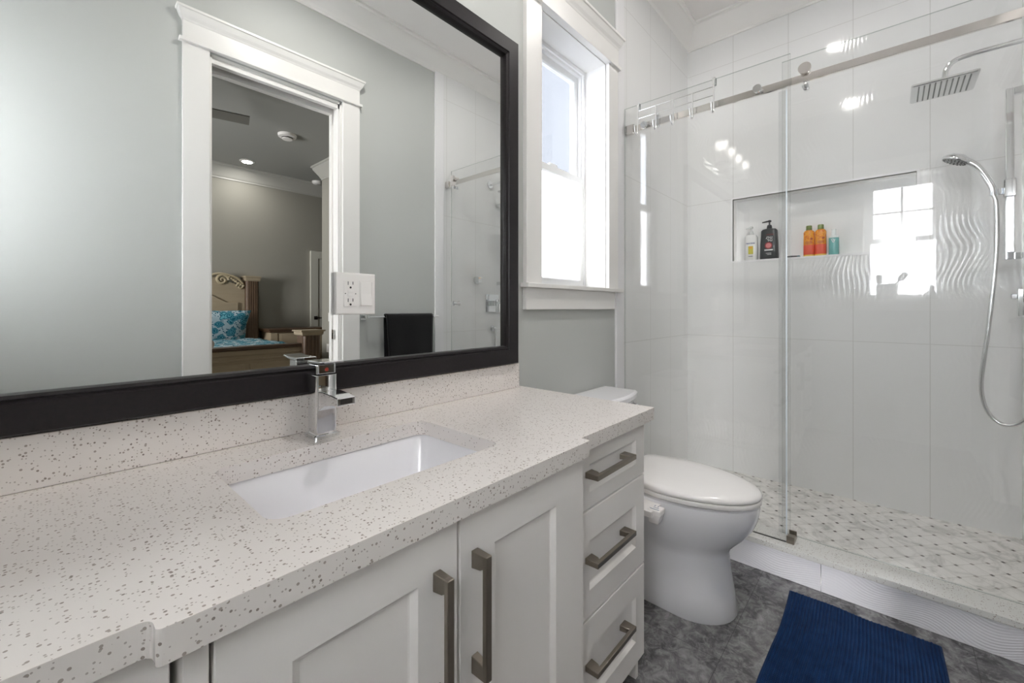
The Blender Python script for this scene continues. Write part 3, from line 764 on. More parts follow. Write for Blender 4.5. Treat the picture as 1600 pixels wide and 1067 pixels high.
sk = empty('sink', (0.4535, 0.796, CT)); tag(sk, 'white rectangular undermount sink set in the speckled countertop', 'sink')
rings = []
def sr(i, z, r, l=0.0): return [(a+l, b, z) for a, b in rrect(0.211+i, 0.696-i, 0.642+i, 0.950-i, r, 6)]
rings = [sr(-0.02, CB-0.0005, 0.03), sr(0.0, CB-0.0005, 0.03), sr(0.003, CB-0.004, 0.03), sr(0.012, CB-0.06, 0.035), sr(0.022, CB-0.10, 0.045), sr(0.040, CB-0.125, 0.05), sr(0.075, CB-0.138, 0.05), sr(0.14, CB-0.142, 0.012)]
bm = bmesh.new(); loft(bm, rings, cap0=False, cap1=True)
o = at(mesh_obj('basin', bm, M_porc, smooth=60), sk)
bm = bmesh.new(); lathe(bm, [(0.004,0.003),(0.018,0.003),(0.020,0.001),(0.022,0.0)], (0.4535,0.796,CB-0.142), n=24)
at(lab(mesh_obj('drain', bm, M_chrome, smooth=40), 'chrome drain'), sk)

# faucet
fa = empty('faucet', (0.452, 1.008, CT), 0.0); tag(fa, 'square chrome single-lever faucet behind the sink', 'faucet')
Mr = Matrix.Rotation(0, 4, 'Z')
def fpart(name, bm, m=M_chrome, par=None, bev=0.002, sm=None): return mesh_obj(name, bm, m, par or fa, bevel=bev, smooth=sm)
bm = bmesh.new(); loft(bm, [[(a,b,z) for a,b in rrect(-i,i,-i,i,0.008,4)] for i, z in ((0.031,0.0),(0.031,0.006),(0.028,0.008))])
fpart('base_plate', bm, bev=0)
bm = bmesh.new(); loft(bm, [[(a,b,z) for a,b in rrect(-0.025,0.025,-0.024,0.024,0.006,4)] for z in (0.006,0.145)]); fpart('body', bm, bev=0.001, sm=40)
bm = bmesh.new(); prof = []
secs = []
for y_, zt, zb, hw in ((-0.016,0.108,0.060,0.021), (-0.05,0.111,0.078,0.021), (-0.085,0.109,0.086,0.021), (-0.118,0.106,0.088,0.021)):
    secs.append([(-hw,y_,zb),(hw,y_,zb),(hw,y_,zt),(-hw,y_,zt)])
loft(bm, secs); sp = fpart('spout', bm, bev=0.002)
lab(mesh_obj('outlet', BX((-0.013,0.013,-0.1195,-0.112,0.092,0.103)), M_dark, sp), 'dark outlet')
bm = bmesh.new(); loft(bm, [[(a,b,z) for a,b in rrect(-0.0235,0.0235,-0.0225,0.0225,0.006,4)] for z in (0.148,0.170)])
loft(bm, [[(-0.025,0.025,0.170),(0.025,0.025,0.170),(0.025,0.025,0.178),(-0.025,0.025,0.178)], [(-0.024,-0.03,0.172),(0.024,-0.03,0.172),(0.024,-0.03,0.178),(-0.024,-0.03,0.178)], [(-0.023,-0.062,0.177),(0.023,-0.062,0.177),(0.023,-0.062,0.181),(-0.023,-0.062,0.181)]])
lv = fpart('lever', bm, bev=0.0015)
bm = bmesh.new(); lathe(bm, [(0.0045,0.0),(0.0045,-0.001)], (0,-0.0222,0.158), axis='y', n=16); lab(mesh_obj('temperature_dot', bm, mat('red dot', S(176,60,50), 0.3), lv), 'red dot')

# ------------------------------------------------------------------ mirror
mi = empty('mirror', (0.455, 1.079, 1.52)); tag(mi, 'large wall mirror in a wide espresso-black frame above the backsplash', 'mirror')
bm = bmesh.new(); rrings(bm, -0.500, 1.210, 0.9165, 2.118, [(0,1.0785),(0,1.050),(0.003,1.046),(0.052,1.046),(0.055,1.050),(0.058,1.050),(0.060,1.047),(0.066,1.050),(0.068,1.060),(0.069,1.0785)], loop=True)
at(mesh_obj('frame', bm, M_frame), mi)
at(mesh_obj('glass', BX((-0.440, 1.150, 1.065, 1.073, 0.975, 2.06)), M_mirror), mi)

pl = empty('outlet_plate', (0.560, 1.065, 1.160)); tag(pl, 'white two-gang outlet and rocker switch plate mounted on the mirror', 'outlet')
bm = bmesh.new(); loft(bm, [[(-i,y_,-k),(i,y_,-k),(i,y_,k),(-i,y_,k)] for i, k, y_ in ((0.0555,0.0545,-0.0005),(0.0555,0.0545,-0.012),(0.0535,0.0525,-0.0155))])
mesh_obj('cover', bm, M_plate, pl, bevel=0.001)
rc = mesh_obj('receptacle', BX((-0.035,0.001,-0.0175,-0.015,-0.033,0.033), (-0.025,-0.009,-0.0185,-0.017,-0.007,0.001), (-0.025,-0.009,-0.0185,-0.017,0.002,0.009)), M_plate, pl, bevel=0.0006)
bm = bmesh.new()
for zc in (0.022, -0.022):
    box(bm, -0.0245, -0.0228, -0.0180, -0.0174, zc+0.0005, zc+0.0095); box(bm, -0.0115, -0.0098, -0.0180, -0.0174, zc+0.0015, zc+0.0095)
    cyl(bm, (-0.017,-0.0174,zc-0.006), (-0.017,-0.0180,zc-0.006), 0.0027, n=14)
cyl(bm, (-0.031,-0.0174,0.0), (-0.031,-0.018,0.0), 0.0014, n=10); cyl(bm, (-0.003,-0.0174,0.0), (-0.003,-0.018,0.0), 0.0014, n=10)
lab(mesh_obj('slots', bm, M_black, rc), 'black slots')
bm = bmesh.new(); rrings(bm, 0.008, 0.046, -0.034, 0.034, [(0,-0.015),(0,-0.017),(0.002,-0.017),(0.002,-0.015)], loop=True); mesh_obj('switch_bezel', bm, M_plate, pl)
bm = bmesh.new(); loft(bm, [[(0.011,y0,z_),(0.043,y0,z_),(0.043,-0.014,z_),(0.011,-0.014,z_)] for y0, z_ in ((-0.0215,-0.031),(-0.0175,0.0),(-0.0168,0.031))])
mesh_obj('rocker_switch', bm, M_plate, pl, bevel=0.0008)

# vanity light above the mirror
vl = empty('vanity_light', (0.51, 1.079, 2.25)); tag(vl, 'four-light chrome vanity fixture with clear cylinder shades above the mirror', 'light fixture')
at(mesh_obj('backplate', BX((0.15, 0.87, 1.055, 1.079, 2.20, 2.26)), M_chrome, bevel=0.004), vl)
for xx in (0.21, 0.41, 0.61, 0.81):
    bm = bmesh.new(); tube(bm, smoothpath([(xx,1.06,2.22),(xx,1.00,2.195),(xx,0.945,2.19),(xx,0.94,2.205)]), 0.008, 10); lathe(bm, [(0.012,0.0),(0.034,0.004),(0.034,0.012),(0.02,0.014),(0.018,0.05),(0.016,0.05)], (xx,0.94,2.195), n=20)
    a_ = at(mesh_obj('arm', bm, M_chrome, smooth=40), vl)
    bm = bmesh.new(); lathe(bm, [(0.044,0.0),(0.046,0.0),(0.046,0.16),(0.044,0.16)], (xx,0.94,2.205), n=28)
    s_ = mesh_obj('shade', bm, M_lampglass, a_, smooth=40); s_.matrix_parent_inverse = a_.matrix_basis.inverted()
    bm = bmesh.new(); lathe(bm, [(0.012,0.0),(0.030,0.006),(0.034,0.020),(0.034,0.040),(0.028,0.050),(0.006,0.054)], (xx,0.94,2.305), n=20)
    b_ = mesh_obj('bulb', bm, lampmat('lit bulb', (1.0,0.96,0.91,1), 6.0), a_, smooth=60); b_.matrix_parent_inverse = a_.matrix_basis.inverted()

# ------------------------------------------------------------------ toilet
TX = 1.695
to = empty('toilet', (TX, 0.75, 0)); tag(to, 'white skirted toilet with closed lid between the drawer cabinet and the shower', 'toilet')
def egg(w, yf, yb, wb=None, z=0.0, n=18, front=None):
    """plan outline: half-ellipse nose towards -y, straight taper to the back"""
    wb = w*0.85 if wb is None else wb
    a = front if front else min(0.30, (yb-yf)*0.62)
    yc = yf+a; pts = []
    for i in range(n+1):
        th = -PI/2 + PI*i/n
        pts.append((TX+w*math.sin(th), yc-a*math.cos(th), z))
    m = 6; r = min(0.05, wb*0.4)
    for i in range(1, m+1):
        t_ = i/m; pts.append((TX+w+(wb-w)*t_, yc+(yb-r-yc)*t_, z))
    for i in range(1, 5): th = PI/2*i/4; pts.append((TX+wb-r+r*math.cos(th), yb-r+r*math.sin(th), z))
    for i in range(0, 5): th = PI/2+PI/2*i/4; pts.append((TX-wb+r+r*math.cos(th), yb-r+r*math.sin(th), z))
    for i in range(1, m+1):
        t_ = 1-i/m; pts.append((TX-(w+(wb-w)*t_), yc+(yb-r-yc)*t_, z))
    return pts[:-1]
bm = bmesh.new()
loft(bm, [egg(0.140,0.420,0.90,0.13,0.0,front=0.16), egg(0.142,0.417,0.90,0.13,0.006,front=0.16), egg(0.136,0.428,0.90,0.128,0.08,front=0.16), egg(0.130,0.440,0.90,0.126,0.16,front=0.16), egg(0.128,0.446,0.91,0.126,0.215,front=0.17),
          egg(0.132,0.440,0.92,0.13,0.238,front=0.18), egg(0.146,0.420,0.92,0.135,0.262,front=0.21), egg(0.160,0.392,0.92,0.14,0.292,front=0.24), egg(0.172,0.365,0.92,0.15,0.330,front=0.27), egg(0.180,0.350,0.92,0.155,0.370,front=0.29), egg(0.183,0.344,0.92,0.16,0.405,front=0.30), egg(0.181,0.346,0.92,0.16,0.417,front=0.30), egg(0.172,0.356,0.90,0.15,0.422,front=0.30)])
at(mesh_obj('bowl', bm, M_porc, smooth=50), to)
bm = bmesh.new()
loft(bm, [egg(0.178,0.347,0.82,0.15,0.4255,front=0.30), egg(0.186,0.339,0.83,0.155,0.430,front=0.30), egg(0.188,0.337,0.83,0.155,0.442,front=0.30), egg(0.186,0.339,0.83,0.155,0.446,front=0.30)])
at(mesh_obj('seat', bm, M_seat, smooth=50), to)
bm = bmesh.new()
loft(bm, [egg(0.184,0.341,0.83,0.155,0.4475,front=0.30), egg(0.187,0.338,0.83,0.155,0.452,front=0.30), egg(0.186,0.339,0.83,0.155,0.460,front=0.30), egg(0.180,0.347,0.825,0.15,0.467,front=0.30), egg(0.160,0.375,0.81,0.135,0.4735,front=0.28), egg(0.10,0.45,0.77,0.09,0.4785,front=0.22), egg(0.04,0.53,0.70,0.035,0.480,front=0.12)])
at(mesh_obj('lid', bm, M_seat, smooth=60), to)
for hx in (TX-0.085, TX+0.085): at(mesh_obj('hinge', BX((hx-0.025,hx+0.025,0.83,0.862,0.4225,0.462)), M_seat, bevel=0.006), to)
def dshape(w, yf, yb, bulge, z, n=12):
    pts = [(TX-w,yb,z)]
    for i in range(n+1):
        s = -1+2*i/n; pts.append((TX+w*s*(1-0.0), yf+bulge*(s*s), z))
    pts.append((TX+w,yb,z)); return pts
bm = bmesh.new(); loft(bm, [dshape(0.17,0.90,1.055,0.02,0.40), dshape(0.175,0.885,1.06,0.025,0.45), dshape(0.187,0.875,1.06,0.03,0.70)])
at(mesh_obj('tank', bm, M_porc, bevel=0.012, bseg=3), to)
bm = bmesh.new(); loft(bm, [dshape(0.192,0.865,1.066,0.034,0.7005), dshape(0.198,0.858,1.068,0.036,0.706), dshape(0.198,0.858,1.068,0.036,0.726), dshape(0.192,0.866,1.064,0.034,0.736)])
at(mesh_obj('tank_lid', bm, M_porc, bevel=0.004), to)
bm = bmesh.new(); cyl(bm, (TX+0.150,0.905,0.672), (TX+0.150,0.875,0.672), 0.012, n=14); tube(bm, [(TX+0.150,0.878,0.672),(TX+0.130,0.868,0.672),(TX+0.075,0.862,0.668)], 0.007, 10)
at(lab(mesh_obj('flush_lever', bm, M_chrome, smooth=50), 'chrome lever'), to)
bm = bmesh.new(); box(bm, TX-0.262, TX-0.17, 0.625, 0.72, 0.385, 0.408); loft(bm, [[(TX-0.250+i,0.60+j,z),(TX-0.205-i,0.60+j,z),(TX-0.205-i,0.645,z),(TX-0.250+i,0.645,z)] for i, j, z in ((0.008,0.012,0.360),(0.0,0.0,0.395),(0.0,0.0,0.410),(0.003,0.003,0.413))])
bd = at(lab(mesh_obj('bidet_control', bm, M_seat, bevel=0.003), 'small white control box with printed marks'), to)
bm = BX((TX-0.245,TX-0.241,0.606,0.640,0.413,0.4135), (TX-0.232,TX-0.229,0.612,0.632,0.413,0.4135), (TX-0.222,TX-0.212,0.618,0.621,0.413,0.4135), (TX-0.222,TX-0.212,0.630,0.633,0.413,0.4135))
o = mesh_obj('printed_mark', bm, mat('blue-grey print', S(120,130,150), 0.5), bd); o.matrix_parent_inverse = bd.matrix_basis.inverted()
bm = bmesh.new(); tube(bm, smoothpath([(TX-0.215,0.70,0.39),(TX-0.20,0.80,0.33),(TX-0.19,0.93,0.22),(TX-0.20,1.06,0.16)]), 0.006, 8)
at(lab(mesh_obj('water_hose', bm, M_chrome, smooth=50), 'thin steel hose'), to)

# ------------------------------------------------------------------ bath mat
X0, X1, Y0, Y1 = 1.31, 1.985, -0.128, 0.297
nx, ny = 340, 252
xs = np.linspace(0, 1, nx); ys = np.linspace(0, 1, ny)
gx2, gy2 = np.meshgrid(xs, ys, indexing='ij')
wx = X0+(X1-X0)*gx2 + 0.004*np.sin(gy2*9+1.0); wy_ = Y0+(Y1-Y0)*gy2 + 0.004*np.sin(gx2*7)
rib = np.abs(np.sin(np.pi*gy2*42)); bead = 0.75+0.25*np.abs(np.sin(np.pi*gx2*85+np.floor(gy2*42)*1.7))
hz = 0.006+0.010*np.sqrt(rib)*bead
ed = np.minimum(np.minimum(gx2, 1-gx2)*(X1-X0), np.minimum(gy2, 1-gy2)*(Y1-Y0))
hz = np.where(ed < 0.010, 0.004+0.008*np.sqrt(np.clip(ed/0.010,0,1)), hz)
hz += 0.0015*np.sin(gx2*23)*np.sin(gy2*17)
verts = np.stack([wx, wy_, hz], -1).reshape(-1,3)
idx = np.arange(nx*ny).reshape(nx,ny)
f4 = np.stack([idx[:-1,:-1], idx[1:,:-1], idx[1:,1:], idx[:-1,1:]], -1).reshape(-1,4)
bl = np.concatenate([idx[:,0], idx[-1,1:], idx[-2::-1,-1], idx[0,-2:0:-1]])
nb = len(verts); bot = verts[bl].copy(); bot[:,2] = 0.0005
allv = np.concatenate([verts, bot]); k_ = len(bl)
sides = [(int(bl[i]), nb+i, nb+(i+1)%k_, int(bl[(i+1)%k_])) for i in range(k_)]
me = bpy.data.meshes.new('bath_mat'); me.from_pydata(allv.tolist(), [], f4.tolist()+sides+[tuple(range(nb, nb+k_))]); me.materials.append(M_mat)
me.polygons.foreach_set('use_smooth', [True]*len(me.polygons))
rug = bpy.data.objects.new('bath_mat', me); COL.objects.link(rug); tag(rug, 'navy blue ribbed chenille bath mat on the grey floor by the shower curb', 'bath mat')

# ------------------------------------------------------------------ shower enclosure
def glass_panel(name, x, th, y0, y1, z0, z1, par=None):
    bm = bmesh.new(); box(bm, x-th/2, x+th/2, y0, y1, z0, z1)
    bm.faces.ensure_lookup_table()
    for f in bm.faces:
        f.normal_update()
        f.material_index = 0 if abs(f.normal.x) > 0.9 else 1
    return mesh_obj(name, bm, [M_glass, M_glassedge], par)
fg = empty('fixed_glass_panel', (2.105, 0.7, 0.137)); tag(fg, 'fixed clear glass shower panel nearest the toilet', 'shower panel')
at(glass_panel('glass', 2.105, 0.008, 0.315, 1.066, 0.139, 2.19), fg)
for yy, z_ in ((0.955, 2.072), (0.436, 2.080)):
    bm = bmesh.new(); cyl(bm, (2.088,yy,z_), (2.101,yy,z_), 0.017, n=24); cyl(bm, (2.101,yy,z_), (2.118,yy,z_), 0.008, n=16)
    at(lab(mesh_obj('rail_clamp', bm, M_chrome, smooth=40), 'round chrome clamp'), fg)
tag(mesh_obj('door_guide', BX((2.096, 2.166, 0.300, 0.328, 0.1372, 0.150), (2.096, 2.1005, 0.300, 0.328, 0.150, 0.168), (2.1095, 2.140, 0.300, 0.328, 0.150, 0.160), (2.1605,2.166,0.300,0.328,0.150,0.168)), M_pewter, bevel=0.001), 'dark metal door guide block on the curb where the two glass panels overlap', 'door guide')
at(lab(mesh_obj('gasket', BX((2.100, 2.110, 0.33, 1.066, 0.1372, 0.1388)), M_dark), 'dark base gasket'), fg)

sg = empty('sliding_glass_door', (2.15, -0.05, 0.15)); tag(sg, 'sliding clear glass shower door hanging on rollers', 'shower door')
at(glass_panel('glass', 2.152, 0.008, -0.425, 0.352, 0.152, 2.187), sg)
at(lab(mesh_obj('edge_seal', BX((2.1445, 2.1475, 0.335, 0.364, 0.152, 2.06)), M_seal), 'clear vertical seal strip'), sg)
at(lab(mesh_obj('seal_bulb', BX((2.141, 2.1445, 0.332, 0.337, 0.152, 2.06)), mat('milky seal bulb', S(214,222,228), 0.3)), 'milky white seal bead'), sg)
for yy in (0.266, -0.36):
    bm = bmesh.new(); cyl(bm, (2.104,yy,2.112), (2.114,yy,2.112), 0.023, n=28); cyl(bm, (2.114,yy,2.112), (2.160,yy,2.112), 0.0165, n=20)
    at(mesh_obj('roller', bm, M_nickel, smooth=40), sg)
    bm = bmesh.new(); lathe(bm, [(0.002,-0.034),(0.008,-0.033),(0.012,-0.028),(0.012,-0.020),(0.009,-0.018),(0.009,-0.005),(0.011,-0.005),(0.011,0.008)], (2.152,yy,2.047), axis='x', n=20)
    at(mesh_obj('anti_lift_knob', bm, M_chrome, smooth=40), sg)
bm = bmesh.new(); lathe(bm, [(0.004,-0.036),(0.018,-0.034),(0.020,-0.026),(0.010,-0.018),(0.012,-0.005),(0.012,0.012),(0.020,0.030),(0.004,0.036)], (2.152,-0.372,1.16), axis='x', n=24)
at(lab(mesh_obj('knob', bm, M_chrome, smooth=50), 'round chrome pull knob'), sg)

rl = empty('slide_rail', (2.128, 0.31, 2.08)); tag(rl, 'straight flat steel rail carrying the sliding glass door', 'rail')
at(mesh_obj('bar', BX((2.1195, 2.1315, Y_S+0.014, 1.066, 2.063, 2.094)), M_nickel, bevel=0.001), rl)
for a, b in ((1.02, 1.0695), (Y_S+0.0105, Y_S+0.055)):
    at(mesh_obj('wall_bracket', BX((2.1115, 2.1385, a, b, 2.055, 2.102)), M_nickel, bevel=0.002), rl)
at(lab(mesh_obj('stop', BX((2.1120, 2.137, 0.885, 0.900, 2.052, 2.115)), M_chrome, bevel=0.002), 'chrome roller stop'), rl)

hr = empty('hook_rack', (2.098, 0.8, 2.19)); tag(hr, 'chrome wire five-hook rack hung over the fixed glass panel', 'hook rack')
hy = [0.988, 0.890, 0.802, 0.710, 0.614]
bm = bmesh.new()
for z_ in (2.152, 2.112): tube(bm, [(2.094,0.985,z_),(2.094,0.614,z_)], 0.0023, 8)
at(mesh_obj('wire', bm, M_rubberwhite), hr)
for k, yy in enumerate(hy):
    bm = bmesh.new(); zt = 2.182 if k in (0,4) else 2.153
    tube(bm, smoothpath([(2.093,yy,zt),(2.093,yy,2.10),(2.093,yy,2.045),(2.086,yy,2.028),(2.072,yy,2.027),(2.060,yy,2.043),(2.056,yy,2.062)], 5), 0.0036, 8)
    lathe(bm, [(0.001,-0.005),(0.005,-0.003),(0.005,0.003),(0.001,0.005)], (2.056,yy,2.064), n=10)
    at(mesh_obj('hook', bm, M_rubberwhite, smooth=50), hr)
for yy in (hy[0], hy[4]):
    bm = bmesh.new(); box(bm, 2.0945, 2.1155, yy-0.007, yy+0.007, 2.1915, 2.1955); box(bm, 2.0945, 2.0985, yy-0.007, yy+0.007, 2.160, 2.192); box(bm, 2.1115, 2.1155, yy-0.007, yy+0.007, 2.160, 2.192)
    at(lab(mesh_obj('clip', bm, M_chrome, bevel=0.001), 'chrome over-glass clip'), hr)

# ---- shower fittings on the right-hand wall
WS = Y_S+0.010
sh = empty('rain_shower', (2.605, WS, 2.18)); tag(sh, 'square chrome rain shower head on a curved wall arm', 'shower head')
bm = bmesh.new(); tube(bm, smoothpath([(2.605,WS,2.185),(2.605,-0.36,2.185),(2.605,-0.26,2.185),(2.605,-0.205,2.178),(2.605,-0.178,2.150),(2.605,-0.172,2.115),(2.605,-0.172,2.095)], 6), 0.0105, 14)
at(mesh_obj('arm', bm, M_chrome, smooth=60), sh)
bm = bmesh.new(); lathe(bm, [(0.012,0.012),(0.030,0.010),(0.032,0.004),(0.032,0.0)], (2.605,WS,2.185), axis='y', n=28); at(mesh_obj('flange', bm, M_chrome, smooth=40), sh)
bm = bmesh.new(); loft(bm, [[(2.605+a,-0.166+b,z) for a,b in rrect(-i,i,-i,i,0.006,3)] for i, z in ((0.098,2.070),(0.101,2.073),(0.101,2.079),(0.097,2.082))]); lathe(bm, [(0.020,0.0),(0.016,0.014),(0.013,0.016)], (2.605,-0.172,2.082), n=18)
hd = at(mesh_obj('head_plate', bm, mat('satin chrome', (0.74,0.75,0.75,1), 0.22, 1.0), bevel=0), sh)
bm = bmesh.new()
for k in range(10): yy = -0.166-0.0765+0.017*k; box(bm, 2.605-0.088, 2.605+0.088, yy-0.0022, yy+0.0022, 2.0690, 2.0702)
o = lab(mesh_obj('nozzle_strip', bm, mat('grey silicone', S(138,141,138), 0.6), hd), 'dark nozzle strips'); o.matrix_parent_inverse = hd.matrix_basis.inverted()

sb = empty('slide_bar', (2.70, WS, 1.68)); tag(sb, 'flat chrome slide bar on the shower wall holding the hand shower', 'slide bar')
at(mesh_obj('bar', BX((2.688, 2.712, -0.380, -0.356, 1.325, 2.035)), M_chrome, bevel=0.002), sb)
for z_ in (1.325, 2.007): at(mesh_obj('wall_bracket', BX((2.688, 2.712, WS, -0.380, z_, z_+0.028)), M_chrome, bevel=0.002), sb)
at(mesh_obj('slider', BX((2.682, 2.718, -0.386, -0.350, 1.585, 1.66), (2.690, 2.710, -0.350, -0.336, 1.598, 1.628)), M_chrome, bevel=0.004), sb)

hs = empty('hand_shower', (2.70, -0.32, 1.62)); tag(hs, 'round chrome hand shower with a long looping hose', 'hand shower')
dirv = Vector((0, 0.118, 0.130)).normalized()
bm = bmesh.new(); pth = smoothpath([(2.70,-0.322,1.600),(2.70,-0.318,1.640),(2.70,-0.283,1.722),(2.70,-0.245,1.765),(2.70,-0.215,1.785)], 6); rr = [0.0120+0.0045*(i/(len(pth)-1))**2 for i in range(len(pth))]
tube(bm, pth, rr, 14); at(mesh_obj('handle', bm, M_chrome, smooth=60), hs)
bm = bmesh.new(); lathe(bm, [(0.004,0.030),(0.028,0.025),(0.047,0.009),(0.049,0.0),(0.046,-0.004)], (0,0,0), n=28)
Mh = Matrix.Translation((2.70,-0.212,1.772)) @ Matrix.Rotation(math.radians(26),4,'X')
bm.transform(Mh); hh_ = at(mesh_obj('spray_head', bm, M_chrome, smooth=50), hs)
bm = bmesh.new(); lathe(bm, [(0.043,-0.0035),(0.043,-0.006),(0.040,-0.007)], (0,0,0), n=28)
bm.transform(Mh); fc = mesh_obj('spray_face', bm, mat('grey spray face', S(150,153,153), 0.35), hh_, smooth=40); fc.matrix_parent_inverse = hh_.matrix_basis.inverted()
bm = bmesh.new()
for r_, n_ in ((0.012,6),(0.024,12),(0.036,18)):
    for k in range(n_): a = 2*PI*k/n_; cyl(bm, (r_*math.cos(a),r_*math.sin(a),-0.006), (r_*math.cos(a),r_*math.sin(a),-0.0085), 0.0026, n=8)
bm.transform(Mh); o = mesh_obj('nozzle', bm, M_black, hh_); o.matrix_parent_inverse = hh_.matrix_basis.inverted()
bm = bmesh.new(); tube(bm, smoothpath([(2.70,-0.323,1.605),(2.70,-0.332,1.55),(2.70,-0.331,1.343),(2.70,-0.312,1.072),(2.70,-0.290,0.83),(2.70,-0.293,0.735),(2.695,-0.312,0.672),(2.685,-0.345,0.638),(2.67,-0.385,0.648),(2.65,-0.415,0.70),(2.64,-0.42,0.80),(2.635,-0.42,0.918)], 10), 0.0075, 12)
at(lab(mesh_obj('hose', bm, mat('ribbed steel hose', (0.72,0.72,0.72,1), 0.22, 1.0), smooth=60), 'flexible steel hose'), hs)

ho = empty('hose_outlet', (2.635, WS, 0.95)); tag(ho, 'chrome wall elbow feeding the shower hose below the valve', 'hose outlet')
bm = bmesh.new(); lathe(bm, [(0.010,0.040),(0.016,0.036),(0.016,0.008),(0.026,0.006),(0.026,0.0)], (2.635,WS,0.948), axis='y', n=20); cyl(bm, (2.635,-0.42,0.95), (2.635,-0.42,0.915), 0.012, n=16)
at(mesh_obj('elbow', bm, M_chrome, smooth=40), ho)
va = empty('shower_valve', (2.629, WS, 1.166)); tag(va, 'square chrome shower valve plate with lever handle', 'shower valve')
at(mesh_obj('plate', BX((2.550, 2.708, WS, WS+0.008, 1.090, 1.242)), M_chrome, bevel=0.003), va)
at(mesh_obj('cartridge', BX((2.606, 2.652, WS+0.008, WS+0.060, 1.142, 1.188)), M_chrome, bevel=0.004), va)
at(mesh_obj('lever', BX((2.616, 2.642, WS+0.060, WS+0.076, 1.090, 1.200), (2.618, 2.640, WS+0.076, WS+0.094, 1.160, 1.180)), M_chrome, bevel=0.003), va)
dv = empty('diverter_valve', (2.43, WS, 1.355)); tag(dv, 'small chrome diverter handle above the shower valve', 'diverter')
bm = bmesh.new(); lathe(bm, [(0.012,0.02),(0.030,0.016),(0.032,0.0)], (2.445,WS,1.355), axis='y', n=24); at(mesh_obj('rose', bm, M_chrome, smooth=40), dv)
at(mesh_obj('handle', BX((2.408, 2.450, WS+0.018, WS+0.065, 1.332, 1.378)), M_chrome, bevel=0.004), dv)

# ------------------------------------------------------------------ bottles in the niche (front face looks towards -x)
NZ = NZ0+0.0005
FX = Matrix(((0,0,-1,0),(-1,0,0,0),(0,1,0,0),(0,0,0,1)))          # text plane -> wall facing -x
def textat(s, size, x, y, z, bold=0.0): return text_bm(s, size, Matrix.Translation((x,y,z)) @ FX, 0.0003, bold=bold)
def ell(a, b, cx, cy, z, n=28, e=2.6):
    out = []
    for i in range(n):
        t_ = 2*PI*i/n; c_, s_ = math.cos(t_), math.sin(t_)
        out.append((cx+a*math.copysign(abs(c_)**(2/e), c_), cy+b*math.copysign(abs(s_)**(2/e), s_), z))
    return out
def bottle(name, cx, cy, prof, m, e=2.6):
    bm = bmesh.new(); loft(bm, [ell(a, b, cx, cy, NZ+z, e=e) for a, b, z in prof]); return mesh_obj(name, bm, m, smooth=45)
BXc = 3.105
def pump(par, cx, cy, z, m, reach=0.032):
    bm = bmesh.new(); lathe(bm, [(0.013,0.0),(0.015,0.004),(0.012,0.022),(0.005,0.024),(0.004,0.040),(0.010,0.042),(0.011,0.050),(0.006,0.054)], (cx,cy,NZ+z), n=18)
    loft(bm, [[(cx-0.006,cy-0.004,NZ+z+0.043),(cx+0.006,cy-0.004,NZ+z+0.043),(cx+0.006,cy-0.004,NZ+z+0.053),(cx-0.006,cy-0.004,NZ+z+0.053)], [(cx-0.003,cy+reach,NZ+z+0.040),(cx+0.003,cy+reach,NZ+z+0.040),(cx+0.003,cy+reach,NZ+z+0.046),(cx-0.003,cy+reach,NZ+z+0.046)]])
    return at(mesh_obj('pump', bm, m, smooth=40), par)
def lbl(par, name, y0, y1, z0, z1, x, m):
    return at(mesh_obj(name, BX((x-0.0006, x, y0, y1, NZ+z0, NZ+z1)), m), par)
# white pump bottle
wb = empty('pump_bottle', (BXc, 0.680, NZ)); tag(wb, 'white pump bottle with a yellow-green label at the left end of the niche', 'bottle')
M_wp = mat('white bottle plastic', S(236,236,234), 0.25)
at(bottle('body', BXc, 0.680, [(0.022,0.034,0.0),(0.024,0.037,0.004),(0.024,0.037,0.150),(0.020,0.030,0.163),(0.012,0.014,0.168)], M_wp, 3.2), wb)
pump(wb, BXc, 0.680, 0.168, mat('clear pump plastic', S(222,224,222), 0.2))
L_ = at(mesh_obj('label', BX((BXc-0.0256, BXc-0.0242, 0.664, 0.692, NZ+0.040, NZ+0.092)), mat('yellow-green label', S(206,198,84), 0.4)), wb)
o = mesh_obj('emblem', BX((BXc-0.0262, BXc-0.0255, 0.669, 0.687, NZ+0.074, NZ+0.090)), mat('gold emblem', S(226,170,70), 0.3), L_); o.matrix_parent_inverse = L_.matrix_basis.inverted()
at(lab(mesh_obj('lettering', textat('PANTENE', 0.0115, BXc-0.0246, 0.680, NZ+0.106, 0.0003), mat('navy print', S(70,84,130), 0.5)), 'blue lettering'), wb)
lbl(wb, 'small_print', 0.667, 0.692, 0.024, 0.028, BXc-0.0243, mat('grey print', S(120,120,135), 0.5))
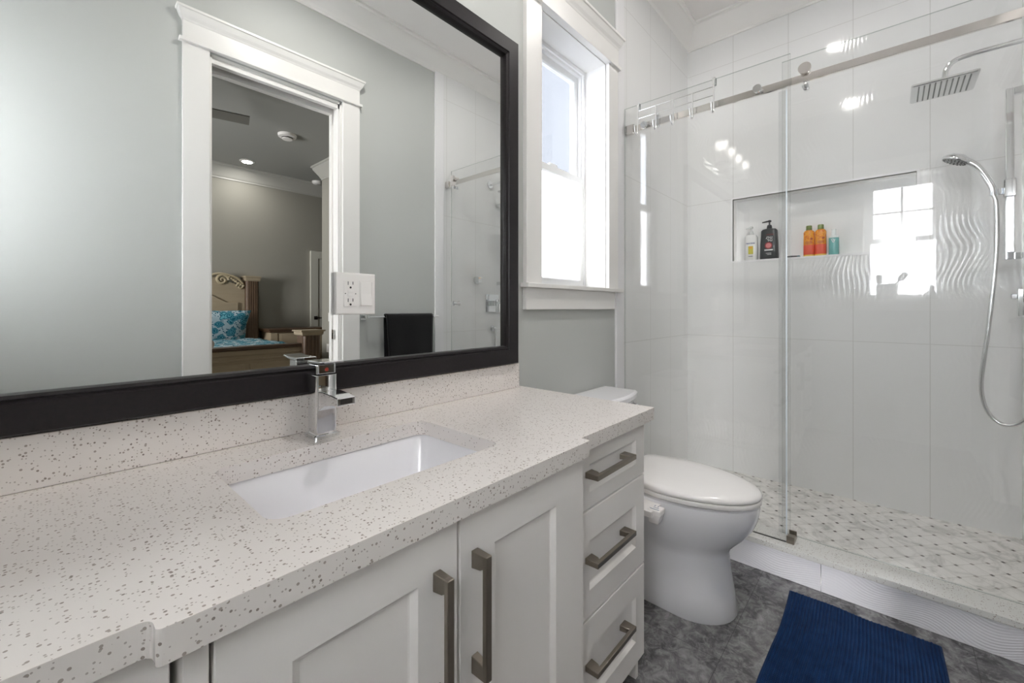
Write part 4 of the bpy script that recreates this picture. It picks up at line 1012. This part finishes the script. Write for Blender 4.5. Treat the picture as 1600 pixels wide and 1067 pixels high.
# dark pump bottle
db = empty('pump_bottle', (BXc, 0.577, NZ)); tag(db, 'charcoal pump bottle with a red round mark beside the white bottle', 'bottle')
M_ch = mat('charcoal bottle plastic', S(52,55,58), 0.3)
at(bottle('body', BXc, 0.577, [(0.026,0.049,0.0),(0.028,0.051,0.004),(0.027,0.049,0.10),(0.026,0.045,0.182),(0.020,0.036,0.192),(0.012,0.016,0.196)], M_ch, 4.0), db)
pump(db, BXc, 0.577, 0.196, M_ch, 0.040)
M_wpr = mat('white print', S(226,226,226), 0.5); M_rpr = mat('red print', S(150,34,44), 0.5)
xf = BXc-0.0274
def marks(y0, y1, z0, z1, n, gap):      # print too small to read in the photo: block-like strokes
    bm = bmesh.new(); wd = (y1-y0)/n
    for k in range(n):
        a = y0+k*wd; h = z1-z0
        box(bm, xf-0.0006, xf+0.0006, a, a+0.3*wd, NZ+z0, NZ+z1)
        box(bm, xf-0.0006, xf+0.0006, a, a+wd-gap, NZ+z0+h*(0.0, 0.38, 0.72)[k % 3], NZ+z0+h*(0.28, 0.64, 1.0)[k % 3])
    return bm
at(lab(mesh_obj('lettering', marks(0.557, 0.594, 0.129, 0.143, 4, 0.0018), M_wpr), 'white block lettering'), db)
at(lab(mesh_obj('lettering', marks(0.557, 0.586, 0.112, 0.126, 3, 0.0018), M_wpr), 'white block lettering'), db)
at(lab(mesh_obj('lettering', marks(0.550, 0.590, 0.152, 0.158, 7, 0.0012), M_rpr), 'small red lettering'), db)
bm = bmesh.new(); lathe(bm, [(0.021,0.0),(0.021,-0.001)], (xf-0.0002,0.577,NZ+0.086), axis='x', n=28); rm = at(mesh_obj('round_mark', bm, M_rpr), db)
bm = bmesh.new(); lathe(bm, [(0.013,-0.0012),(0.015,-0.0012),(0.015,-0.0018),(0.013,-0.0018)], (xf-0.0002,0.577,NZ+0.086), axis='x', n=28); o = mesh_obj('ring', bm, mat('pink print', S(210,130,130), 0.5), rm); o.matrix_parent_inverse = rm.matrix_basis.inverted()
at(mesh_obj('band', BX((xf-0.0012, xf-0.0002, 0.553, 0.600, NZ+0.054, NZ+0.062)), M_wpr), db)
at(mesh_obj('small_print', BX((xf-0.0008, xf+0.0004, 0.562, 0.592, NZ+0.036, NZ+0.039), (xf-0.0008, xf+0.0004, 0.562, 0.585, NZ+0.028, NZ+0.031)), M_wpr), db)
# twin orange bottles
M_or = mat('amber bottle', S(232,150,40), 0.25); M_gr = mat('olive cap', S(120,136,70), 0.3); M_rd = mat('orange-red label', S(226,84,50), 0.35); M_yl = mat('yellow base band', S(236,196,90), 0.35)
t = NT(M_or); p, x, y, z = t.pos(); t.color(t.mix(t.ramp(t.noise(p, 90, 3, 0.6, 1.0), [(0.45,(0,0,0,1)),(0.6,(1,1,1,1))]), S(238,164,44), S(214,112,32)))
first = None
for k, (cy, lb) in enumerate(((0.3690, 'orange and red bottle with green cap beside the razor, farther from the teal bottle'), (0.3120, 'orange and red bottle with green cap standing next to the teal bottle'))):
    b_ = empty('shampoo_bottle', (BXc, cy, NZ)); tag(b_, lb, 'bottle', 'orange bottle pair in the niche')
    at(bottle('body', BXc, cy, [(0.020,0.0265,0.0),(0.021,0.0278,0.003),(0.021,0.0278,0.146),(0.017,0.022,0.155),(0.011,0.013,0.160)], M_or), b_)
    at(lab(bottle('cap', BXc, cy, [(0.0135,0.0145,0.1600),(0.0140,0.0150,0.163),(0.0140,0.0150,0.184),(0.012,0.013,0.187)], M_gr, 2.0), 'olive green screw cap'), b_)
    at(lab(bottle('label', BXc, cy, [(0.0212,0.0280,0.012),(0.0216,0.0284,0.013),(0.0216,0.0284,0.068),(0.0212,0.0280,0.069)], M_rd), 'orange-red lower label'), b_)
    at(bottle('base_band', BXc, cy, [(0.0211,0.0279,0.002),(0.0214,0.0282,0.003),(0.0214,0.0282,0.0110),(0.0211,0.0279,0.0118)], M_yl), b_)
    bm = bmesh.new(); box(bm, BXc-0.0222, BXc-0.0208, cy-0.018, cy+0.018, NZ+0.078, NZ+0.081); box(bm, BXc-0.0222, BXc-0.0208, cy-0.018, cy+0.018, NZ+0.086, NZ+0.089); lathe(bm, [(0.007,0.0),(0.007,-0.001)], (BXc-0.021,cy-0.014,NZ+0.105), axis='x', n=16)
    at(mesh_obj('print', bm, mat('rust print', S(176,76,26), 0.4)), b_)
# teal bottle
tb = empty('cleanser_bottle', (BXc, 0.250, NZ)); tag(tb, 'teal bottle with white cap and white V mark, rightmost in the niche', 'bottle')
M_te = mat('teal bottle plastic', S(118,184,180), 0.2)
at(bottle('body', BXc, 0.250, [(0.018,0.0235,0.0),(0.019,0.0245,0.003),(0.019,0.0245,0.098),(0.0185,0.024,0.101)], M_te, 2.8), tb)
at(lab(bottle('cap', BXc, 0.250, [(0.0187,0.0242,0.1015),(0.0187,0.0242,0.112),(0.010,0.012,0.114),(0.010,0.012,0.150),(0.008,0.010,0.152)], mat('milky cap plastic', S(226,232,231), 0.25), 2.8), 'milky white stepped cap'), tb)
bm = bmesh.new(); xv = BXc-0.0194
for a, b, dz in (((0.260,0.094),(0.2515,0.072),0), ((0.243,0.092),(0.2495,0.072),0), ((0.2525,0.096),(0.249,0.084),0)):
    d = 0.0018
    loft(bm, [[(xv-0.0006,a[0]-d,NZ+a[1]),(xv-0.0006,a[0]+d,NZ+a[1]),(xv,a[0]+d,NZ+a[1]),(xv,a[0]-d,NZ+a[1])], [(xv-0.0006,b[0]-d,NZ+b[1]),(xv-0.0006,b[0]+d,NZ+b[1]),(xv,b[0]+d,NZ+b[1]),(xv,b[0]-d,NZ+b[1])]])
at(lab(mesh_obj('v_mark', bm, M_wpr), 'white V mark'), tb)
# small dark razor lying in the niche
rz_ = empty('razor', (3.085, 0.430, NZ)); tag(rz_, 'small dark razor lying on the niche ledge left of the orange bottles', 'razor')
bm = bmesh.new(); tube(bm, [(3.085,0.485,NZ+0.006),(3.085,0.46,NZ+0.007),(3.085,0.425,NZ+0.006)], [0.004,0.0055,0.0045], 10); at(mesh_obj('handle', bm, M_black, smooth=50), rz_)
at(lab(mesh_obj('blade_head', BX((3.068,3.102,0.412,0.425,NZ+0.001,NZ+0.010)), mat('teal grey plastic', S(90,130,140), 0.3), bevel=0.002), 'grey-teal head'), rz_)

# ------------------------------------------------------------------ towel on its bar (opposite wall)
tbar = empty('towel_bar', (1.70, Y_S, 1.068)); tag(tbar, 'chrome towel bar on the grey wall between the doorway and the shower', 'towel bar')
bm = bmesh.new(); cyl(bm, (1.425,-0.400,1.066), (2.000,-0.400,1.066), 0.008, n=16); at(mesh_obj('rod', bm, M_chrome, smooth=40), tbar)
for xx in (1.428, 1.962):
    at(mesh_obj('post', BX((xx-0.02, xx+0.02, Y_S+0.0005, Y_S+0.012, 1.046, 1.086), (xx-0.010, xx+0.010, Y_S+0.012, -0.388, 1.056, 1.076)), M_chrome, bevel=0.002), tbar)
bm = bmesh.new(); nX, path = 24, []
for z_ in np.linspace(0.79, 1.06, 12): path.append((-0.4145, z_))
for k in range(1, 8): a = PI-PI*k/8; path.append((-0.400+0.0145*math.cos(a), 1.066+0.0145*math.sin(a)))
for z_ in np.linspace(1.06, 0.755, 14): path.append((-0.3855, z_))
gr = []
for i in range(nX+1):
    t_ = i/nX; row = []
    for k, (yy, zz) in enumerate(path):
        dr = (1.07-zz)
        xx = 1.555+0.385*t_ + 0.06*dr*(1-t_)*(1 if yy > -0.4 else 0.3) - 0.01*dr*t_
        yo = 0.004*math.sin(t_*11+1)*dr/0.3*(1 if yy > -0.4 else -0.3)
        row.append(bm.verts.new((xx, yy+yo+(0.015*dr*(1-t_) if yy > -0.4 else 0), zz)))
    gr.append(row)
for i in range(nX):
    for k in range(len(path)-1): bm.faces.new((gr[i][k],gr[i+1][k],gr[i+1][k+1],gr[i][k+1]))
tw = mesh_obj('towel', bm, M_towel, smooth=60); md = tw.modifiers.new('thick','SOLIDIFY'); md.thickness = 0.006; md.offset = 1.0
tag(tw, 'black hand towel folded over the chrome towel bar', 'towel')

# ------------------------------------------------------------------ things on the west window sill
SZ = vz0+0.0005
bm = bmesh.new(); lathe(bm, [(0.060,0.0),(0.068,0.004),(0.074,0.132),(0.070,0.132),(0.063,0.010),(0.01,0.008)], (0,0,0), n=28)
cup = mesh_obj('cup', bm, mat('grey ceramic', S(150,150,148), 0.35), smooth=45); cup.location = (X_W-0.045, 0.026, SZ); tag(cup, 'grey tumbler holding brushes on the sill, seen reflected in the shower glass', 'cup')
for dy, tilt, ln, lb in ((0.046, 3, 0.165, 'upright round brush in the grey tumbler, reflected in the shower glass'), (0.022, -38, 0.225, 'leaning round brush in the grey tumbler, reflected in the shower glass')):
    br = empty('hair_brush', (X_W-0.045, 0.026+dy, SZ+0.035)); br.rotation_euler = (math.radians(-tilt if tilt < 0 else -tilt), 0, 0)
    br.rotation_euler = (math.radians(-tilt), 0, 0) if tilt > 0 else (math.radians(38), 0, 0)
    tag(br, lb, 'hair brush', 'brushes in the tumbler')
    bm = bmesh.new(); lathe(bm, [(0.004,0.0),(0.007,0.006),(0.006,ln-0.065),(0.010,ln-0.06)], (0,0,0), n=14); mesh_obj('handle', bm, M_black, br, smooth=45)
    bm = bmesh.new(); lathe(bm, [(0.010,ln-0.06),(0.022,ln-0.055),(0.022,ln),(0.014,ln+0.012),(0.004,ln+0.014)], (0,0,0), n=18); mesh_obj('bristle_head', bm, mat('grey bristle', S(110,108,108), 0.7), br, smooth=45)
pb = empty('sill_ornament', (X_W-0.030, -0.250, SZ)); tag(pb, 'small dark ornament with a slanted arm on the sill, reflected in the shower glass', 'ornament')
M_or2 = mat('grey ornament glaze', S(120,120,122), 0.4)
bm = bmesh.new(); lathe(bm, [(0.034,0.0),(0.038,0.006),(0.030,0.04),(0.018,0.062),(0.012,0.075),(0.017,0.092),(0.014,0.108),(0.004,0.116)], (0,0,0), n=22); mesh_obj('figure', bm, M_or2, pb, smooth=55)
bm = bmesh.new(); tube(bm, [(0,0.012,0.070),(0,0.040,0.045),(0,0.058,0.022)], [0.007,0.006,0.004], 10); mesh_obj('arm', bm, M_or2, pb, smooth=50)
